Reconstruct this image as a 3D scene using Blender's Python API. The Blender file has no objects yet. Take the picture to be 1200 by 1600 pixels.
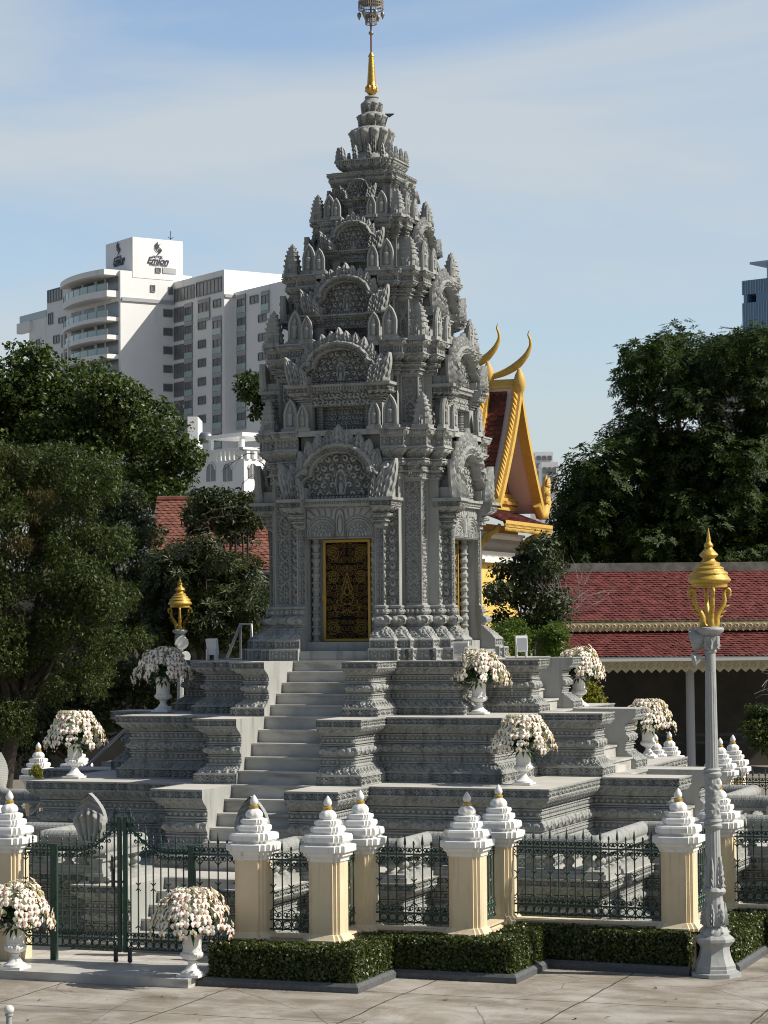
import bpy, math, random
import numpy as np
from mathutils import Matrix, Vector
R = math.radians
PI = math.pi
rng = np.random.default_rng(7)
random.seed(7)
scene = bpy.context.scene
COL = scene.collection
GZ = -4.22                      # pavement level; the top platform of the stupa is z = 0

# ------------------------------------------------------------------ camera
CAM = np.array([15.1353, -39.6337, 0.6047])
TH, PH, RO, FPX = 0.3611, 0.0477, -0.0090, 3691.43
FW = np.array([-math.sin(TH)*math.cos(PH), math.cos(TH)*math.cos(PH), math.sin(PH)])
RT0 = np.array([math.cos(TH), math.sin(TH), 0.0]); UP0 = np.cross(RT0, FW)
RT = RT0*math.cos(RO)+UP0*math.sin(RO); UP = UP0*math.cos(RO)-RT0*math.sin(RO)
HF = np.array([-math.sin(TH), math.cos(TH), 0.0])         # horizontal forward
HR = RT0                                                  # horizontal right

def along(lat, dep, z=0.0):
    """Place a point by metres to the right of and metres out from the camera's standpoint."""
    p = CAM + HR*lat + HF*dep
    return np.array([p[0], p[1], z])

def ray(u, v): return FW+RT*(u-600)/FPX-UP*(v-800)/FPX
def at_depth(u, v, D):
    d = ray(u, v); return CAM+d*(D/float(d@HF))
def at_plane(u, v, p0, n):
    d = ray(u, v); return CAM+d*(float((np.array(p0)-CAM)@n)/float(d@n))

cam_d = bpy.data.cameras.new('camera'); cam = bpy.data.objects.new('camera', cam_d); COL.objects.link(cam)
cam_d.sensor_fit = 'VERTICAL'; cam_d.sensor_height = 24.0; cam_d.lens = FPX/1600*24.0
cam_d.clip_start = 0.5; cam_d.clip_end = 6000
m = Matrix.Identity(4)
for i in range(3):
    m[i][0] = RT[i]; m[i][1] = UP[i]; m[i][2] = -FW[i]; m[i][3] = CAM[i]
cam.matrix_world = m
scene.camera = cam

# ------------------------------------------------------------------ mesh building
ORG = {}
class G:
    def __init__(s): s.v = []; s.l = []; s.c = []; s.m = []; s.n = 0
    def add(s, v, f, mi=0):
        v = np.asarray(v, float).reshape(-1, 3)
        if isinstance(f, np.ndarray):
            s.l.append((f+s.n).ravel()); s.c.append(np.full(len(f), f.shape[1])); s.m.append(np.full(len(f), mi))
        else:
            for a in f: s.l.append(np.array(a)+s.n)
            s.c.append(np.array([len(a) for a in f])); s.m.append(np.full(len(f), mi))
        s.v.append(v); s.n += len(v); return s
    def merge(s, o, M=None, t=None, mi=None):
        v = np.concatenate(o.v)
        if M is not None: v = v@np.asarray(M).T
        if t is not None: v = v+np.asarray(t)
        s.l.append(np.concatenate(o.l)+s.n); s.c.append(np.concatenate(o.c))
        mm = np.concatenate(o.m); s.m.append(mm if mi is None else np.full(len(mm), mi))
        s.v.append(v); s.n += len(v); return s
    def box(s, x0, x1, y0, y1, z0, z1, mi=0):
        v = [(x, y, z) for z in (z0, z1) for y in (y0, y1) for x in (x0, x1)]
        return s.add(v, np.array([(0, 2, 3, 1), (4, 5, 7, 6), (0, 1, 5, 4), (2, 6, 7, 3), (0, 4, 6, 2), (1, 3, 7, 5)]), mi)
    def obox(s, c, ax, ay, az, mi=0):
        """box from centre and three half-axis vectors"""
        c, ax, ay, az = map(np.asarray, (c, ax, ay, az))
        v = [c+i*ax+j*ay+k*az for k in (-1, 1) for j in (-1, 1) for i in (-1, 1)]
        return s.add(v, np.array([(0, 2, 3, 1), (4, 5, 7, 6), (0, 1, 5, 4), (2, 6, 7, 3), (0, 4, 6, 2), (1, 3, 7, 5)]), mi)
    def poly(s, pts, mi=0): return s.add(pts, [tuple(range(len(pts)))], mi)
    def prism(s, xy, z0, z1, mi=0):
        n = len(xy); v = [(x, y, z0) for x, y in xy]+[(x, y, z1) for x, y in xy]
        f = [tuple(range(n))[::-1], tuple(range(n, 2*n))]+[(i, (i+1) % n, n+(i+1) % n, n+i) for i in range(n)]
        return s.add(v, f, mi)
    def slab(s, pts, d, mi=0):
        """polygon (3d points) thickened along vector d"""
        p = np.asarray(pts, float); n = len(p); v = np.concatenate([p, p+np.asarray(d)])
        f = [tuple(range(n))[::-1], tuple(range(n, 2*n))]+[(i, (i+1) % n, n+(i+1) % n, n+i) for i in range(n)]
        return s.add(v, f, mi)
    def lathe(s, prof, c=(0, 0, 0), n=24, mi=0, flute=None, sq=None, caps=True):
        c = np.asarray(c, float); th = np.arange(n)*2*PI/n
        rows = []
        for r, z in prof:
            rr = np.full(n, r)
            if flute: rr = r*(1+flute[1]*np.cos(flute[0]*th))
            rows.append(np.stack([rr*np.cos(th), rr*np.sin(th), np.full(n, z)], 1))
        v = np.concatenate(rows)+c; k = len(prof)
        i = np.arange(n); j = (i+1) % n
        f = np.concatenate([np.stack([a*n+i, a*n+j, (a+1)*n+j, (a+1)*n+i], 1) for a in range(k-1)])
        s.add(v, f, mi)
        if caps:
            s.add(rows[0]+c, [tuple(range(n))[::-1]], mi); s.add(rows[-1]+c, [tuple(range(n))], mi)
        return s
    def tube(s, pts, r, n=6, mi=0, caps=True):
        p = np.asarray(pts, float); k = len(p)
        rad = np.full(k, r) if np.isscalar(r) else np.asarray(r, float)
        t = np.gradient(p, axis=0); t /= np.linalg.norm(t, axis=1)[:, None]+1e-9
        up = np.array([0, 0, 1.0]) if abs(t[0][2]) < .9 else np.array([1.0, 0, 0])
        a = np.cross(t[0], up); a /= np.linalg.norm(a); rows = []
        th = np.arange(n)*2*PI/n
        for i in range(k):
            a = a-t[i]*(a@t[i]); a /= np.linalg.norm(a)+1e-9; b = np.cross(t[i], a)
            rows.append(p[i]+rad[i]*(np.cos(th)[:, None]*a+np.sin(th)[:, None]*b))
        i = np.arange(n); j = (i+1) % n
        f = np.concatenate([np.stack([q*n+i, q*n+j, (q+1)*n+j, (q+1)*n+i], 1) for q in range(k-1)])
        s.add(np.concatenate(rows), f, mi)
        if caps: s.add(rows[0], [tuple(range(n))[::-1]], mi); s.add(rows[-1], [tuple(range(n))], mi)
        return s
    def ring(s, c, ex, ey, rad, r, n=12, k=4, a0=0, a1=2*PI, mi=0):
        c, ex, ey = map(np.asarray, (c, ex, ey))
        t = np.linspace(a0, a1, n+1)
        return s.tube(c+rad*(np.cos(t)[:, None]*ex+np.sin(t)[:, None]*ey), r, k, mi, caps=False)
    def grid(s, P, mi=0, flip=False, mask=None):
        """P: rows x cols x 3"""
        a, b = P.shape[:2]; i = np.arange(a*b).reshape(a, b)
        f = np.stack([i[:-1, :-1], i[:-1, 1:], i[1:, 1:], i[1:, :-1]], -1)
        if mask is not None: f = f[mask]
        f = f.reshape(-1, 4)
        if flip: f = f[:, ::-1]
        return s.add(P.reshape(-1, 3), f, mi)
    def mesh(s, name, mats, smooth=None, org=(0, 0, 0)):
        me = bpy.data.meshes.new(name)
        v = np.concatenate(s.v)-np.asarray(org); l = np.concatenate(s.l).astype(np.int32); c = np.concatenate(s.c).astype(np.int32)
        me.vertices.add(len(v)); me.vertices.foreach_set('co', v.ravel().astype(np.float32))
        me.loops.add(len(l)); me.loops.foreach_set('vertex_index', l)
        me.polygons.add(len(c)); st = np.zeros(len(c), np.int32); st[1:] = np.cumsum(c)[:-1]
        me.polygons.foreach_set('loop_start', st)
        me.polygons.foreach_set('material_index', np.concatenate(s.m).astype(np.int32))
        for a in (mats if isinstance(mats, (list, tuple)) else [mats]): me.materials.append(a)
        me.polygons.foreach_set('use_smooth', np.full(len(c), smooth is not None))
        me.update(calc_edges=True)
        if smooth is not None and smooth < 180: me.set_sharp_from_angle(angle=R(smooth))
        return me
    def build(s, name, mats, parent=None, smooth=None, label=None, cat=None, group=None, kind=None, loc=None):
        org = ORG.get(parent.name, np.zeros(3)) if parent else np.zeros(3) if loc is None else np.asarray(loc, float)
        o = bpy.data.objects.new(name, s.mesh(name, mats, smooth, org)); COL.objects.link(o)
        if parent: o.parent = parent
        elif loc is not None: o.location = loc
        ORG[o.name] = org
        tag(o, label, cat, group, kind); return o

def tag(o, label=None, cat=None, group=None, kind=None):
    for k, v in (('label', label), ('category', cat), ('group', group), ('kind', kind)):
        if v: o[k] = v
    return o
def thing(name, label, cat, loc=(0, 0, 0), group=None, rz=0.0):
    o = bpy.data.objects.new(name, None); COL.objects.link(o); o.location = loc; o.rotation_euler = (0, 0, rz)
    o.empty_display_size = .2
    ORG[o.name] = np.asarray(loc, float); return tag(o, label, cat, group, 'thing')
def put(name, me, parent=None, loc=(0, 0, 0), rz=0.0, sc=None, label=None):
    """another object on an existing mesh, in its parent's space"""
    o = bpy.data.objects.new(name, me); COL.objects.link(o); o.location = loc; o.rotation_euler = (0, 0, rz)
    if parent: o.parent = parent
    if sc is not None: o.scale = (sc, sc, sc) if np.isscalar(sc) else sc
    ORG[o.name] = ORG[parent.name] if parent else np.asarray(loc, float)
    if label: o['label'] = label
    return o
def clone(o, parent=None):
    c = o.copy(); COL.objects.link(c)
    if parent: c.parent = parent
    for ch in o.children: clone(ch, c)
    return c
def rotz(a): return np.array([[math.cos(a), -math.sin(a), 0], [math.sin(a), math.cos(a), 0], [0, 0, 1]])

# ------------------------------------------------------------------ materials
def mat(name, col, rough=.8, col2=None, scale=4.0, bump=0.0, bscale=40.0, metal=0.0, spec=.5, detail=6, contrast=(.35, .65), streak=None, emis=None, coord='Object'):
    M = bpy.data.materials.new(name); M.use_nodes = True; nt = M.node_tree; N = nt.nodes; L = nt.links
    b = N['Principled BSDF']; b.inputs['Roughness'].default_value = rough; b.inputs['Metallic'].default_value = metal
    b.inputs['Specular IOR Level'].default_value = spec
    b.inputs['Base Color'].default_value = (*col, 1)
    tc = N.new('ShaderNodeTexCoord')
    geo = N.new('ShaderNodeNewGeometry')
    src = geo.outputs['Position'] if coord == 'World' else tc.outputs['Object']
    last = None
    if col2 is not None:
        n = N.new('ShaderNodeTexNoise'); n.inputs['Scale'].default_value = scale; n.inputs['Detail'].default_value = detail; n.inputs['Roughness'].default_value = .65
        L.new(src, n.inputs['Vector'])
        r = N.new('ShaderNodeValToRGB'); r.color_ramp.elements[0].position = contrast[0]; r.color_ramp.elements[1].position = contrast[1]
        r.color_ramp.elements[0].color = (*col, 1); r.color_ramp.elements[1].color = (*col2, 1)
        L.new(n.outputs['Fac'], r.inputs['Fac']); last = r.outputs['Color']
        if streak:
            mp = N.new('ShaderNodeMapping'); mp.inputs['Scale'].default_value = streak[1]
            L.new(src, mp.inputs['Vector'])
            n2 = N.new('ShaderNodeTexNoise'); n2.inputs['Scale'].default_value = 1; n2.inputs['Detail'].default_value = 5
            L.new(mp.outputs['Vector'], n2.inputs['Vector'])
            r2 = N.new('ShaderNodeValToRGB'); r2.color_ramp.elements[0].position = streak[2]; r2.color_ramp.elements[1].position = streak[3]
            L.new(n2.outputs['Fac'], r2.inputs['Fac'])
            mx = N.new('ShaderNodeMix'); mx.data_type = 'RGBA'
            L.new(r2.outputs['Color'], mx.inputs['Factor']); L.new(last, mx.inputs[6]); mx.inputs[7].default_value = (*streak[0], 1)
            last = mx.outputs[2]
        L.new(last, b.inputs['Base Color'])
    if bump:
        n3 = N.new('ShaderNodeTexNoise'); n3.inputs['Scale'].default_value = bscale; n3.inputs['Detail'].default_value = 5
        L.new(src, n3.inputs['Vector'])
        bp = N.new('ShaderNodeBump'); bp.inputs['Strength'].default_value = bump; bp.inputs['Distance'].default_value = .02
        L.new(n3.outputs['Fac'], bp.inputs['Height']); L.new(bp.outputs['Normal'], b.inputs['Normal'])
    if emis: b.inputs['Emission Color'].default_value = (*emis, 1); b.inputs['Emission Strength'].default_value = 1
    return M
def leafmat(name, c1, c2, rough=.45, trans=.25, spec=.5):
    M = bpy.data.materials.new(name); M.use_nodes = True; nt = M.node_tree; N = nt.nodes; L = nt.links
    b = N['Principled BSDF']; b.inputs['Roughness'].default_value = rough; b.inputs['Specular IOR Level'].default_value = spec
    geo = N.new('ShaderNodeNewGeometry'); r = N.new('ShaderNodeValToRGB')
    r.color_ramp.elements[0].color = (*c1, 1); r.color_ramp.elements[1].color = (*c2, 1)
    L.new(geo.outputs['Random Per Island'], r.inputs['Fac']); L.new(r.outputs['Color'], b.inputs['Base Color'])
    if trans:
        t = N.new('ShaderNodeBsdfTranslucent'); mx = N.new('ShaderNodeMixShader'); mx.inputs[0].default_value = trans
        g = N.new('ShaderNodeMix'); g.data_type = 'RGBA'; g.blend_type = 'MULTIPLY'; g.inputs['Factor'].default_value = 1
        L.new(r.outputs['Color'], g.inputs[6]); g.inputs[7].default_value = (1.6, 1.7, .7, 1)
        L.new(g.outputs[2], t.inputs['Color'])
        L.new(b.outputs[0], mx.inputs[1]); L.new(t.outputs[0], mx.inputs[2]); L.new(mx.outputs[0], N['Material Output'].inputs['Surface'])
    return M

STONE = mat('carved_grey_stone', (.292, .302, .290), .85, (.350, .360, .346), 1.5, .35, 70, spec=.25, streak=((.150, .153, .138), (8, 8, .7), .53, .76), coord='World')
STONE_S = mat('smooth_grey_stone', (.315, .322, .306), .8, (.365, .37, .352), 1.6, .12, 30, spec=.25, streak=((.20, .203, .185), (6, 6, .6), .54, .78), coord='World')
CREAM = mat('pale_stone_top', (.55, .53, .48), .75, (.47, .455, .42), 1.7, .08, 30, spec=.3)
MARBLE = mat('veined_marble', (.50, .49, .455), .5, (.37, .365, .34), 1.4, .05, 10, spec=.4, contrast=(.42, .62), streak=((.29, .285, .265), (1.2, 2.5, 6), .55, .68))
WHITE = mat('white_paint', (.80, .80, .78), .55, (.72, .72, .69), 3, .05, 40, streak=((.52, .50, .44), (11, 11, 1.6), .56, .78), coord='World')
YELLOW = mat('cream_yellow_paint', (.74, .63, .43), .65, (.68, .57, .38), 2.5, .05, 40, streak=((.47, .38, .25), (12, 12, .9), .56, .80), coord='World')
GOLD = mat('gold_leaf', (.66, .42, .11), .36, (.50, .29, .06), 14, .25, 60, metal=.85)
GOLDP = mat('gold_paint', (.56, .38, .075), .46, (.44, .28, .05), 10, .25, 50, metal=.35)
IRON = mat('green_iron', (.016, .048, .034), .45, (.025, .065, .045), 12, .1, 80, spec=.5)
GREYP = mat('grey_paint', (.36, .375, .37), .6, (.30, .315, .31), 7, .1, 60, streak=((.22, .23, .22), (12, 12, 1.5), .6, .8))
DARKM = mat('dark_metal', (.03, .032, .035), .5)
STEEL = mat('steel_tube', (.30, .31, .32), .35, metal=.7)
LIGHTM = mat('light_fitting_grey', (.62, .64, .65), .45)
GLASSD = mat('lamp_glass', (.25, .27, .28), .12, spec=.8)

# ------------------------------------------------------------------ light and sky
SKY_BACK, SKY_FRONT, CLOUD = .95, 2.0, (7.2, 7.8, 8.2, 1)
SUN_B, SUN_E = R(11), R(41)      # azimuth behind +X, elevation
sdir = Vector((math.cos(SUN_E)*math.cos(SUN_B), math.cos(SUN_E)*math.sin(SUN_B), math.sin(SUN_E)))
sl = bpy.data.lights.new('sun', 'SUN'); sl.energy = 4.9; sl.angle = R(.5); sl.color = (1, .93, .82)
so = bpy.data.objects.new('sun', sl); COL.objects.link(so); so.rotation_euler = sdir.to_track_quat('Z', 'Y').to_euler(); so.location = (60, 10, 60)
W = bpy.data.worlds.new('World'); scene.world = W; W.use_nodes = True
nt = W.node_tree; N = nt.nodes; L = nt.links; bg = N['Background']
sky = N.new('ShaderNodeTexSky'); sky.sky_type = 'NISHITA'; sky.sun_disc = False
sky.sun_elevation = SUN_E; sky.sun_rotation = PI/2-SUN_B; sky.altitude = 0; sky.air_density = 1.0; sky.dust_density = 1.6; sky.ozone_density = 1.6
tc = N.new('ShaderNodeTexCoord')
mp = N.new('ShaderNodeMapping'); mp.inputs['Scale'].default_value = (1.6, 1.6, 6.5); mp.inputs['Rotation'].default_value = (0, R(6), R(20))
L.new(tc.outputs['Generated'], mp.inputs['Vector'])
no = N.new('ShaderNodeTexNoise'); no.inputs['Scale'].default_value = 1.7; no.inputs['Detail'].default_value = 7; no.inputs['Roughness'].default_value = .52; no.inputs['Distortion'].default_value = .5
L.new(mp.outputs['Vector'], no.inputs['Vector'])
rp = N.new('ShaderNodeValToRGB'); rp.color_ramp.elements[0].position = .38; rp.color_ramp.elements[1].position = .66
L.new(no.outputs['Fac'], rp.inputs['Fac'])
# the half of the sky behind the stupa is paler and more veiled than the half behind the camera
dt = N.new('ShaderNodeVectorMath'); dt.operation = 'DOT_PRODUCT'; L.new(tc.outputs['Generated'], dt.inputs[0]); dt.inputs[1].default_value = tuple(HF)
fr = N.new('ShaderNodeMapRange'); fr.inputs['From Min'].default_value = -.1; fr.inputs['From Max'].default_value = .95; fr.inputs['To Min'].default_value = .12; fr.interpolation_type = 'SMOOTHSTEP'; L.new(dt.outputs['Value'], fr.inputs['Value'])
br = N.new('ShaderNodeMapRange'); br.inputs['From Min'].default_value = .12; br.inputs['To Min'].default_value = SKY_BACK; br.inputs['To Max'].default_value = SKY_FRONT; L.new(fr.outputs[0], br.inputs['Value'])
sc_ = N.new('ShaderNodeVectorMath'); sc_.operation = 'SCALE'; L.new(sky.outputs['Color'], sc_.inputs[0]); L.new(br.outputs[0], sc_.inputs['Scale'])
sep = N.new('ShaderNodeSeparateXYZ'); L.new(tc.outputs['Generated'], sep.inputs[0])
lo = N.new('ShaderNodeMapRange'); lo.inputs['From Min'].default_value = .0; lo.inputs['From Max'].default_value = .30; lo.inputs['To Min'].default_value = .30; lo.inputs['To Max'].default_value = .0; L.new(sep.outputs['Z'], lo.inputs['Value'])
ad = N.new('ShaderNodeMath'); ad.operation = 'ADD'; ad.use_clamp = True; L.new(rp.outputs['Color'], ad.inputs[0]); L.new(lo.outputs[0], ad.inputs[1])
ml = N.new('ShaderNodeMath'); ml.operation = 'MULTIPLY'; L.new(ad.outputs[0], ml.inputs[0]); L.new(fr.outputs[0], ml.inputs[1])
m2 = N.new('ShaderNodeMath'); m2.operation = 'MULTIPLY'; L.new(ml.outputs[0], m2.inputs[0]); m2.inputs[1].default_value = .86
mx = N.new('ShaderNodeMix'); mx.data_type = 'RGBA'; L.new(m2.outputs[0], mx.inputs['Factor'])
L.new(sc_.outputs[0], mx.inputs[6]); mx.inputs[7].default_value = CLOUD
L.new(mx.outputs[2], bg.inputs['Color']); bg.inputs['Strength'].default_value = .075
scene.view_settings.view_transform = 'Standard'; scene.view_settings.look = 'None'
scene.view_settings.exposure = 0.15; scene.view_settings.gamma = 1.0
scene.cycles.filter_width = 1.05; scene.cycles.max_bounces = 6; scene.cycles.diffuse_bounces = 3; scene.cycles.transparent_max_bounces = 4
# ================================================================== carved mouldings
def sst(x, a, b):
    t = np.clip((x-a)/(b-a), 0, 1); return t*t*(3-2*t)
def p_frieze(a, b, W, H, k):
    y = (b/H-.5)*2; x = a/(H/2); xw = W/H
    frame = sst(np.abs(y), .74, .82)
    r = np.hypot(x, y); th = np.arctan2(y, x)
    fl = 1-sst(r, .50+.20*np.cos(4*th), .60+.20*np.cos(4*th)); fl = np.maximum(fl-(1-sst(r, .10, .18))*.6, 0)
    x2 = xw-np.abs(x); d = x2+np.abs(y)*.9
    dia = sst(d, .22, .30)*(1-sst(d, .50, .58)); dot = 1-sst(d, .06, .14)
    ar = np.abs(np.hypot(x2-.0, np.abs(y)-1.0)-.62); arc = 1-sst(ar, .05, .12)
    return -.040*(1-np.maximum.reduce([frame, fl, dia, dot, arc*.8]))
def p_leaf(a, b, W, H, k):
    """row of curling leaves leaning over"""
    s = a/W; t = b/H; q = s+.30*np.sin(PI*t*1.15)-.12
    body = sst(np.cos(2*PI*q), -.55, .15); rib = 1-sst(np.abs((q+.5) % 1-.5), .02, .06)
    lob = sst(np.sin(2*PI*(4.2*t+1.4*np.abs(((q+.5) % 1)-.5))), -.3, .4); cr = np.hypot(((q+.62) % 1-.5)*W, (t-.74)*H)/H; curl = 1-sst(np.abs(cr-.13), .03, .07)
    D = min(.036, H*.24); return D*(np.maximum(body*(.5+.5*lob), curl)-.38*rib*body-.45)*np.clip(np.sin(PI*np.clip(t, 0, 1)), 0, 1)**.3
def p_bead(a, b, W, H, k):
    r = min(W, H)*.47
    return np.sqrt(np.maximum(0, r*r-a*a-(b-H/2)**2))*1.05-.014*sst(np.minimum(b, H-b)/H, .02, .08)
def p_scroll(a, b, W, H, k):
    y = (b/H-.5)*2; x = a/(H/2); sg = np.where(np.asarray(k) % 2 == 0, 1, -1)
    r = np.hypot(x, y*1.1); th = np.arctan2(y*sg, x)
    sp = .5+.5*np.cos(th-5.2*r)
    return min(.026, H*.16)*(sst(sp, .3, .7)-.5)*np.clip(np.cos(y*PI/2), 0, 1)**.35
def p_dent(a, b, W, H, k):
    return -.026*(sst(np.abs(a)/W, .30, .36))*(sst(b/H, .1, .2))
def p_petal(a, b, W, H, k):
    t = b/H; w = .46*np.sqrt(np.clip(1.02-t**2.2, 0, 1)); x = np.abs(a)/W
    inn = 1-sst(x, w-.06, w); rib = 1-sst(np.abs(x-w*.55), .03, .08)
    return .030*inn-.018*rib-.008
def p_block(a, b, W, H, k):
    """framed panel with a row of small arched ornaments"""
    y = (b/H-.5)*2; e = np.minimum(W/2-np.abs(a), np.minimum(b, H-b))
    frame = 1-sst(e, .018, .026)
    n = max(1, round(W/(H*.8))); p = W/n; q = ((a/p+.5) % 1-.5)*2
    r = np.hypot(q*.95, y*.9+.1); o = sst(np.cos(7*r-1+2*np.abs(q)*y), .0, .5)*(1-sst(r, .8, .95))
    v = 1-sst(np.abs(np.abs(q)-.92), .04, .1)
    return -.040*(1-np.maximum.reduce([frame, o, v*.7]))
def groove(x, w): return 1-sst(np.abs(x), w*.45, w)
def fgroove(p, w):      # groove wherever p passes a whole number
    return groove((p+.5) % 1-.5, w)
def p_pier(a, b, W, H, k):
    """tall panel engraved with a chain of ogival lozenges filled with leaves"""
    e = np.minimum(W/2-np.abs(a), np.minimum(b, H-b)); ins = sst(e, .050, .056)
    w = W/2-.058; P = .40; ph = (b/P) % 1; og = w*np.clip(np.sin(PI*ph), 0, 1)**.8; A = np.abs(a)
    lin = groove(A-og, .030)
    inner = A < og-.036
    veins = fgroove(b/.075-A*8, .34)*inner; stem = groove(A-.018, .014)*inner
    scr = fgroove(np.hypot(A-w*.96, (ph-np.round(ph))*P)/.052, .34)*(A > og+.02)
    return -.050*ins*np.maximum.reduce([lin, veins*.8, stem, scr*.8])-.030*groove(e-.036, .016)-.012*ins
def p_vine(a, b, W, H, k):
    e = np.minimum(W/2-np.abs(a), np.minimum(b, H-b)); ins = sst(e, .026, .031)
    P = .15; n = np.floor(b/P); y = (b/P-n-.5)*P; x = a*np.where(n % 2 == 0, 1, -1)
    r = np.hypot(x, y); th = np.arctan2(y, x); sp = fgroove((th-r*56)/(2*PI), .24)*(r < .078); ring = groove(r-.078, .016); lf = fgroove(b/.055+np.abs(a)*12, .3)*(r > .084)
    return -.046*ins*np.maximum.reduce([sp, ring, lf])-.024*groove(e-.018, .010)-.010*ins
def p_chev(a, b, W, H, k):
    e = np.minimum(W/2-np.abs(a), np.minimum(b, H-b)); ins = sst(e, .030, .036); P = .15; q = b/P+np.abs(a)*2/W*.55
    big = fgroove(q, .17); sm = fgroove(q*3+.2, .30)*.55; st = groove(np.abs(a)-.014, .012); dots = (1-sst(np.hypot(np.abs(a)-W*.2, ((q+.5) % 1-.5)*P*.7), .008, .014))
    return -.046*ins*np.maximum.reduce([big, sm, st, dots])-.026*groove(e-.020, .012)-.010*ins
def p_dado(a, b, W, H, k):
    return p_scroll(a, b, W, H, k)*1.0
PAT = dict(frieze=(p_frieze, 1.75), leaf=(p_leaf, .8), bead=(p_bead, 1.2), scroll=(p_scroll, .95), dent=(p_dent, .9), petal=(p_petal, .62),
           block=(p_block, 0), pier=(p_pier, 0), vine=(p_vine, 0), chev=(p_chev, 0))
def norms(poly, closed=False):
    p = np.asarray(poly, float); n = len(p)
    q = np.roll(p, -1, 0)-p
    if not closed: q = q[:-1]
    ln = np.linalg.norm(q, axis=1); nn = np.stack([q[:, 1], -q[:, 0]], 1)/ln[:, None]
    ms = []
    for i in range(n):
        if closed: a, b = nn[i-1], nn[i]
        else: a, b = nn[max(i-1, 0)], nn[min(i, len(nn)-1)]
        ms.append((a+b)/(1+a@b))
    return p, nn, ln, np.array(ms)
def sweep(g, poly, prof, closed=False, res=.011, mi=0):
    """run a moulded profile [(points (off, z), pattern or None)] round a plan polyline (outside on the right hand)"""
    p, nn, ln, ms = norms(poly, closed); n = len(p)
    for pts, pat in prof:
        pts = np.asarray(pts, float); sl_ = np.linalg.norm(np.diff(pts, axis=0), axis=1); cl = np.r_[0, np.cumsum(sl_)]; Lp = cl[-1]
        for e in range(len(nn)):
            a, b = p[e], p[(e+1) % n]; ma, mb = ms[e], ms[(e+1) % n]
            if isinstance(pat, (list, tuple)): pt = pat[e]
            else: pt = pat
            if pt is None:
                nr = len(pts); rows = pts; u = np.array([0, 1.0]); P = np.zeros((nr, 2, 3))
                for r in range(nr):
                    P[r, 0, :2] = a+ma*rows[r, 0]; P[r, 1, :2] = b+mb*rows[r, 0]; P[r, :, 2] = rows[r, 1]
                g.grid(P, mi)
                continue
            fn, asp = PAT[pt]
            nr = max(3, int(math.ceil(Lp/res))+1); t = np.linspace(0, Lp, nr)
            ro = np.interp(t, cl, pts[:, 0]); rz = np.interp(t, cl, pts[:, 1])
            do = np.gradient(ro, t); dz = np.gradient(rz, t); nrm = np.hypot(do, dz); no_, nz_ = dz/nrm, -do/nrm
            om = ro.mean(); A = a+ma*om; B = b+mb*om; Lw = np.linalg.norm(B-A)
            if Lw < .03:
                continue
            k = max(1, round(Lw/(asp*Lp))) if asp else 1
            nc = max(2, int(math.ceil(Lw/res))+1); u = np.linspace(0, 1, nc)
            s = u*k; idx = np.minimum(np.floor(s), k-1); loc = (s-idx-.5)*(Lw/k)
            h = fn(loc[None, :]+0*t[:, None], t[:, None]+0*loc[None, :], Lw/k, Lp, idx[None, :]+0*t[:, None])
            base = (a+ma*ro[:, None])[:, None, :]*(1-u)[None, :, None]+(b+mb*ro[:, None])[:, None, :]*u[None, :, None]
            P = np.zeros((nr, nc, 3)); P[..., :2] = base+(h*no_[:, None])[..., None]*nn[e]
            P[..., 2] = rz[:, None]+h*nz_[:, None]
            g.grid(P, mi)
def flat_profile(prof):
    out = []
    for pts, _ in prof:
        for q in pts:
            if not out or np.hypot(out[-1][0]-q[0], out[-1][1]-q[1]) > 1e-6: out.append(tuple(q))
    return out
def cutwall(g, prof, x, y, back, side, mi=0, axis='x'):
    """plain cut face across a moulding: plane x = const, front at y (outside is -y), running back to y = back"""
    pf = flat_profile(prof)
    pts = [(x, y-o, z) for o, z in pf]+[(x, back, pf[-1][1]), (x, back, pf[0][1])]
    if axis == 'y': pts = [(-q[1], q[0], q[2]) for q in pts]
    g.poly(pts if side > 0 else pts[::-1], mi)
def arc(o0, z0, o1, z1, bulge, n=9):
    t = np.linspace(0, 1, n); o = o0+(o1-o0)*t; z = z0+(z1-z0)*t
    return [(o[i]+bulge*math.sin(PI*t[i]), z[i]) for i in range(n)]
def cyma(o0, z0, o1, z1, n=9, s=1.0):
    t = np.linspace(0, 1, n); w = t-s*np.sin(2*PI*t)/(2*PI)*.9
    return [(o0+(o1-o0)*w[i], z0+(z1-z0)*t[i]) for i in range(n)]

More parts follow.
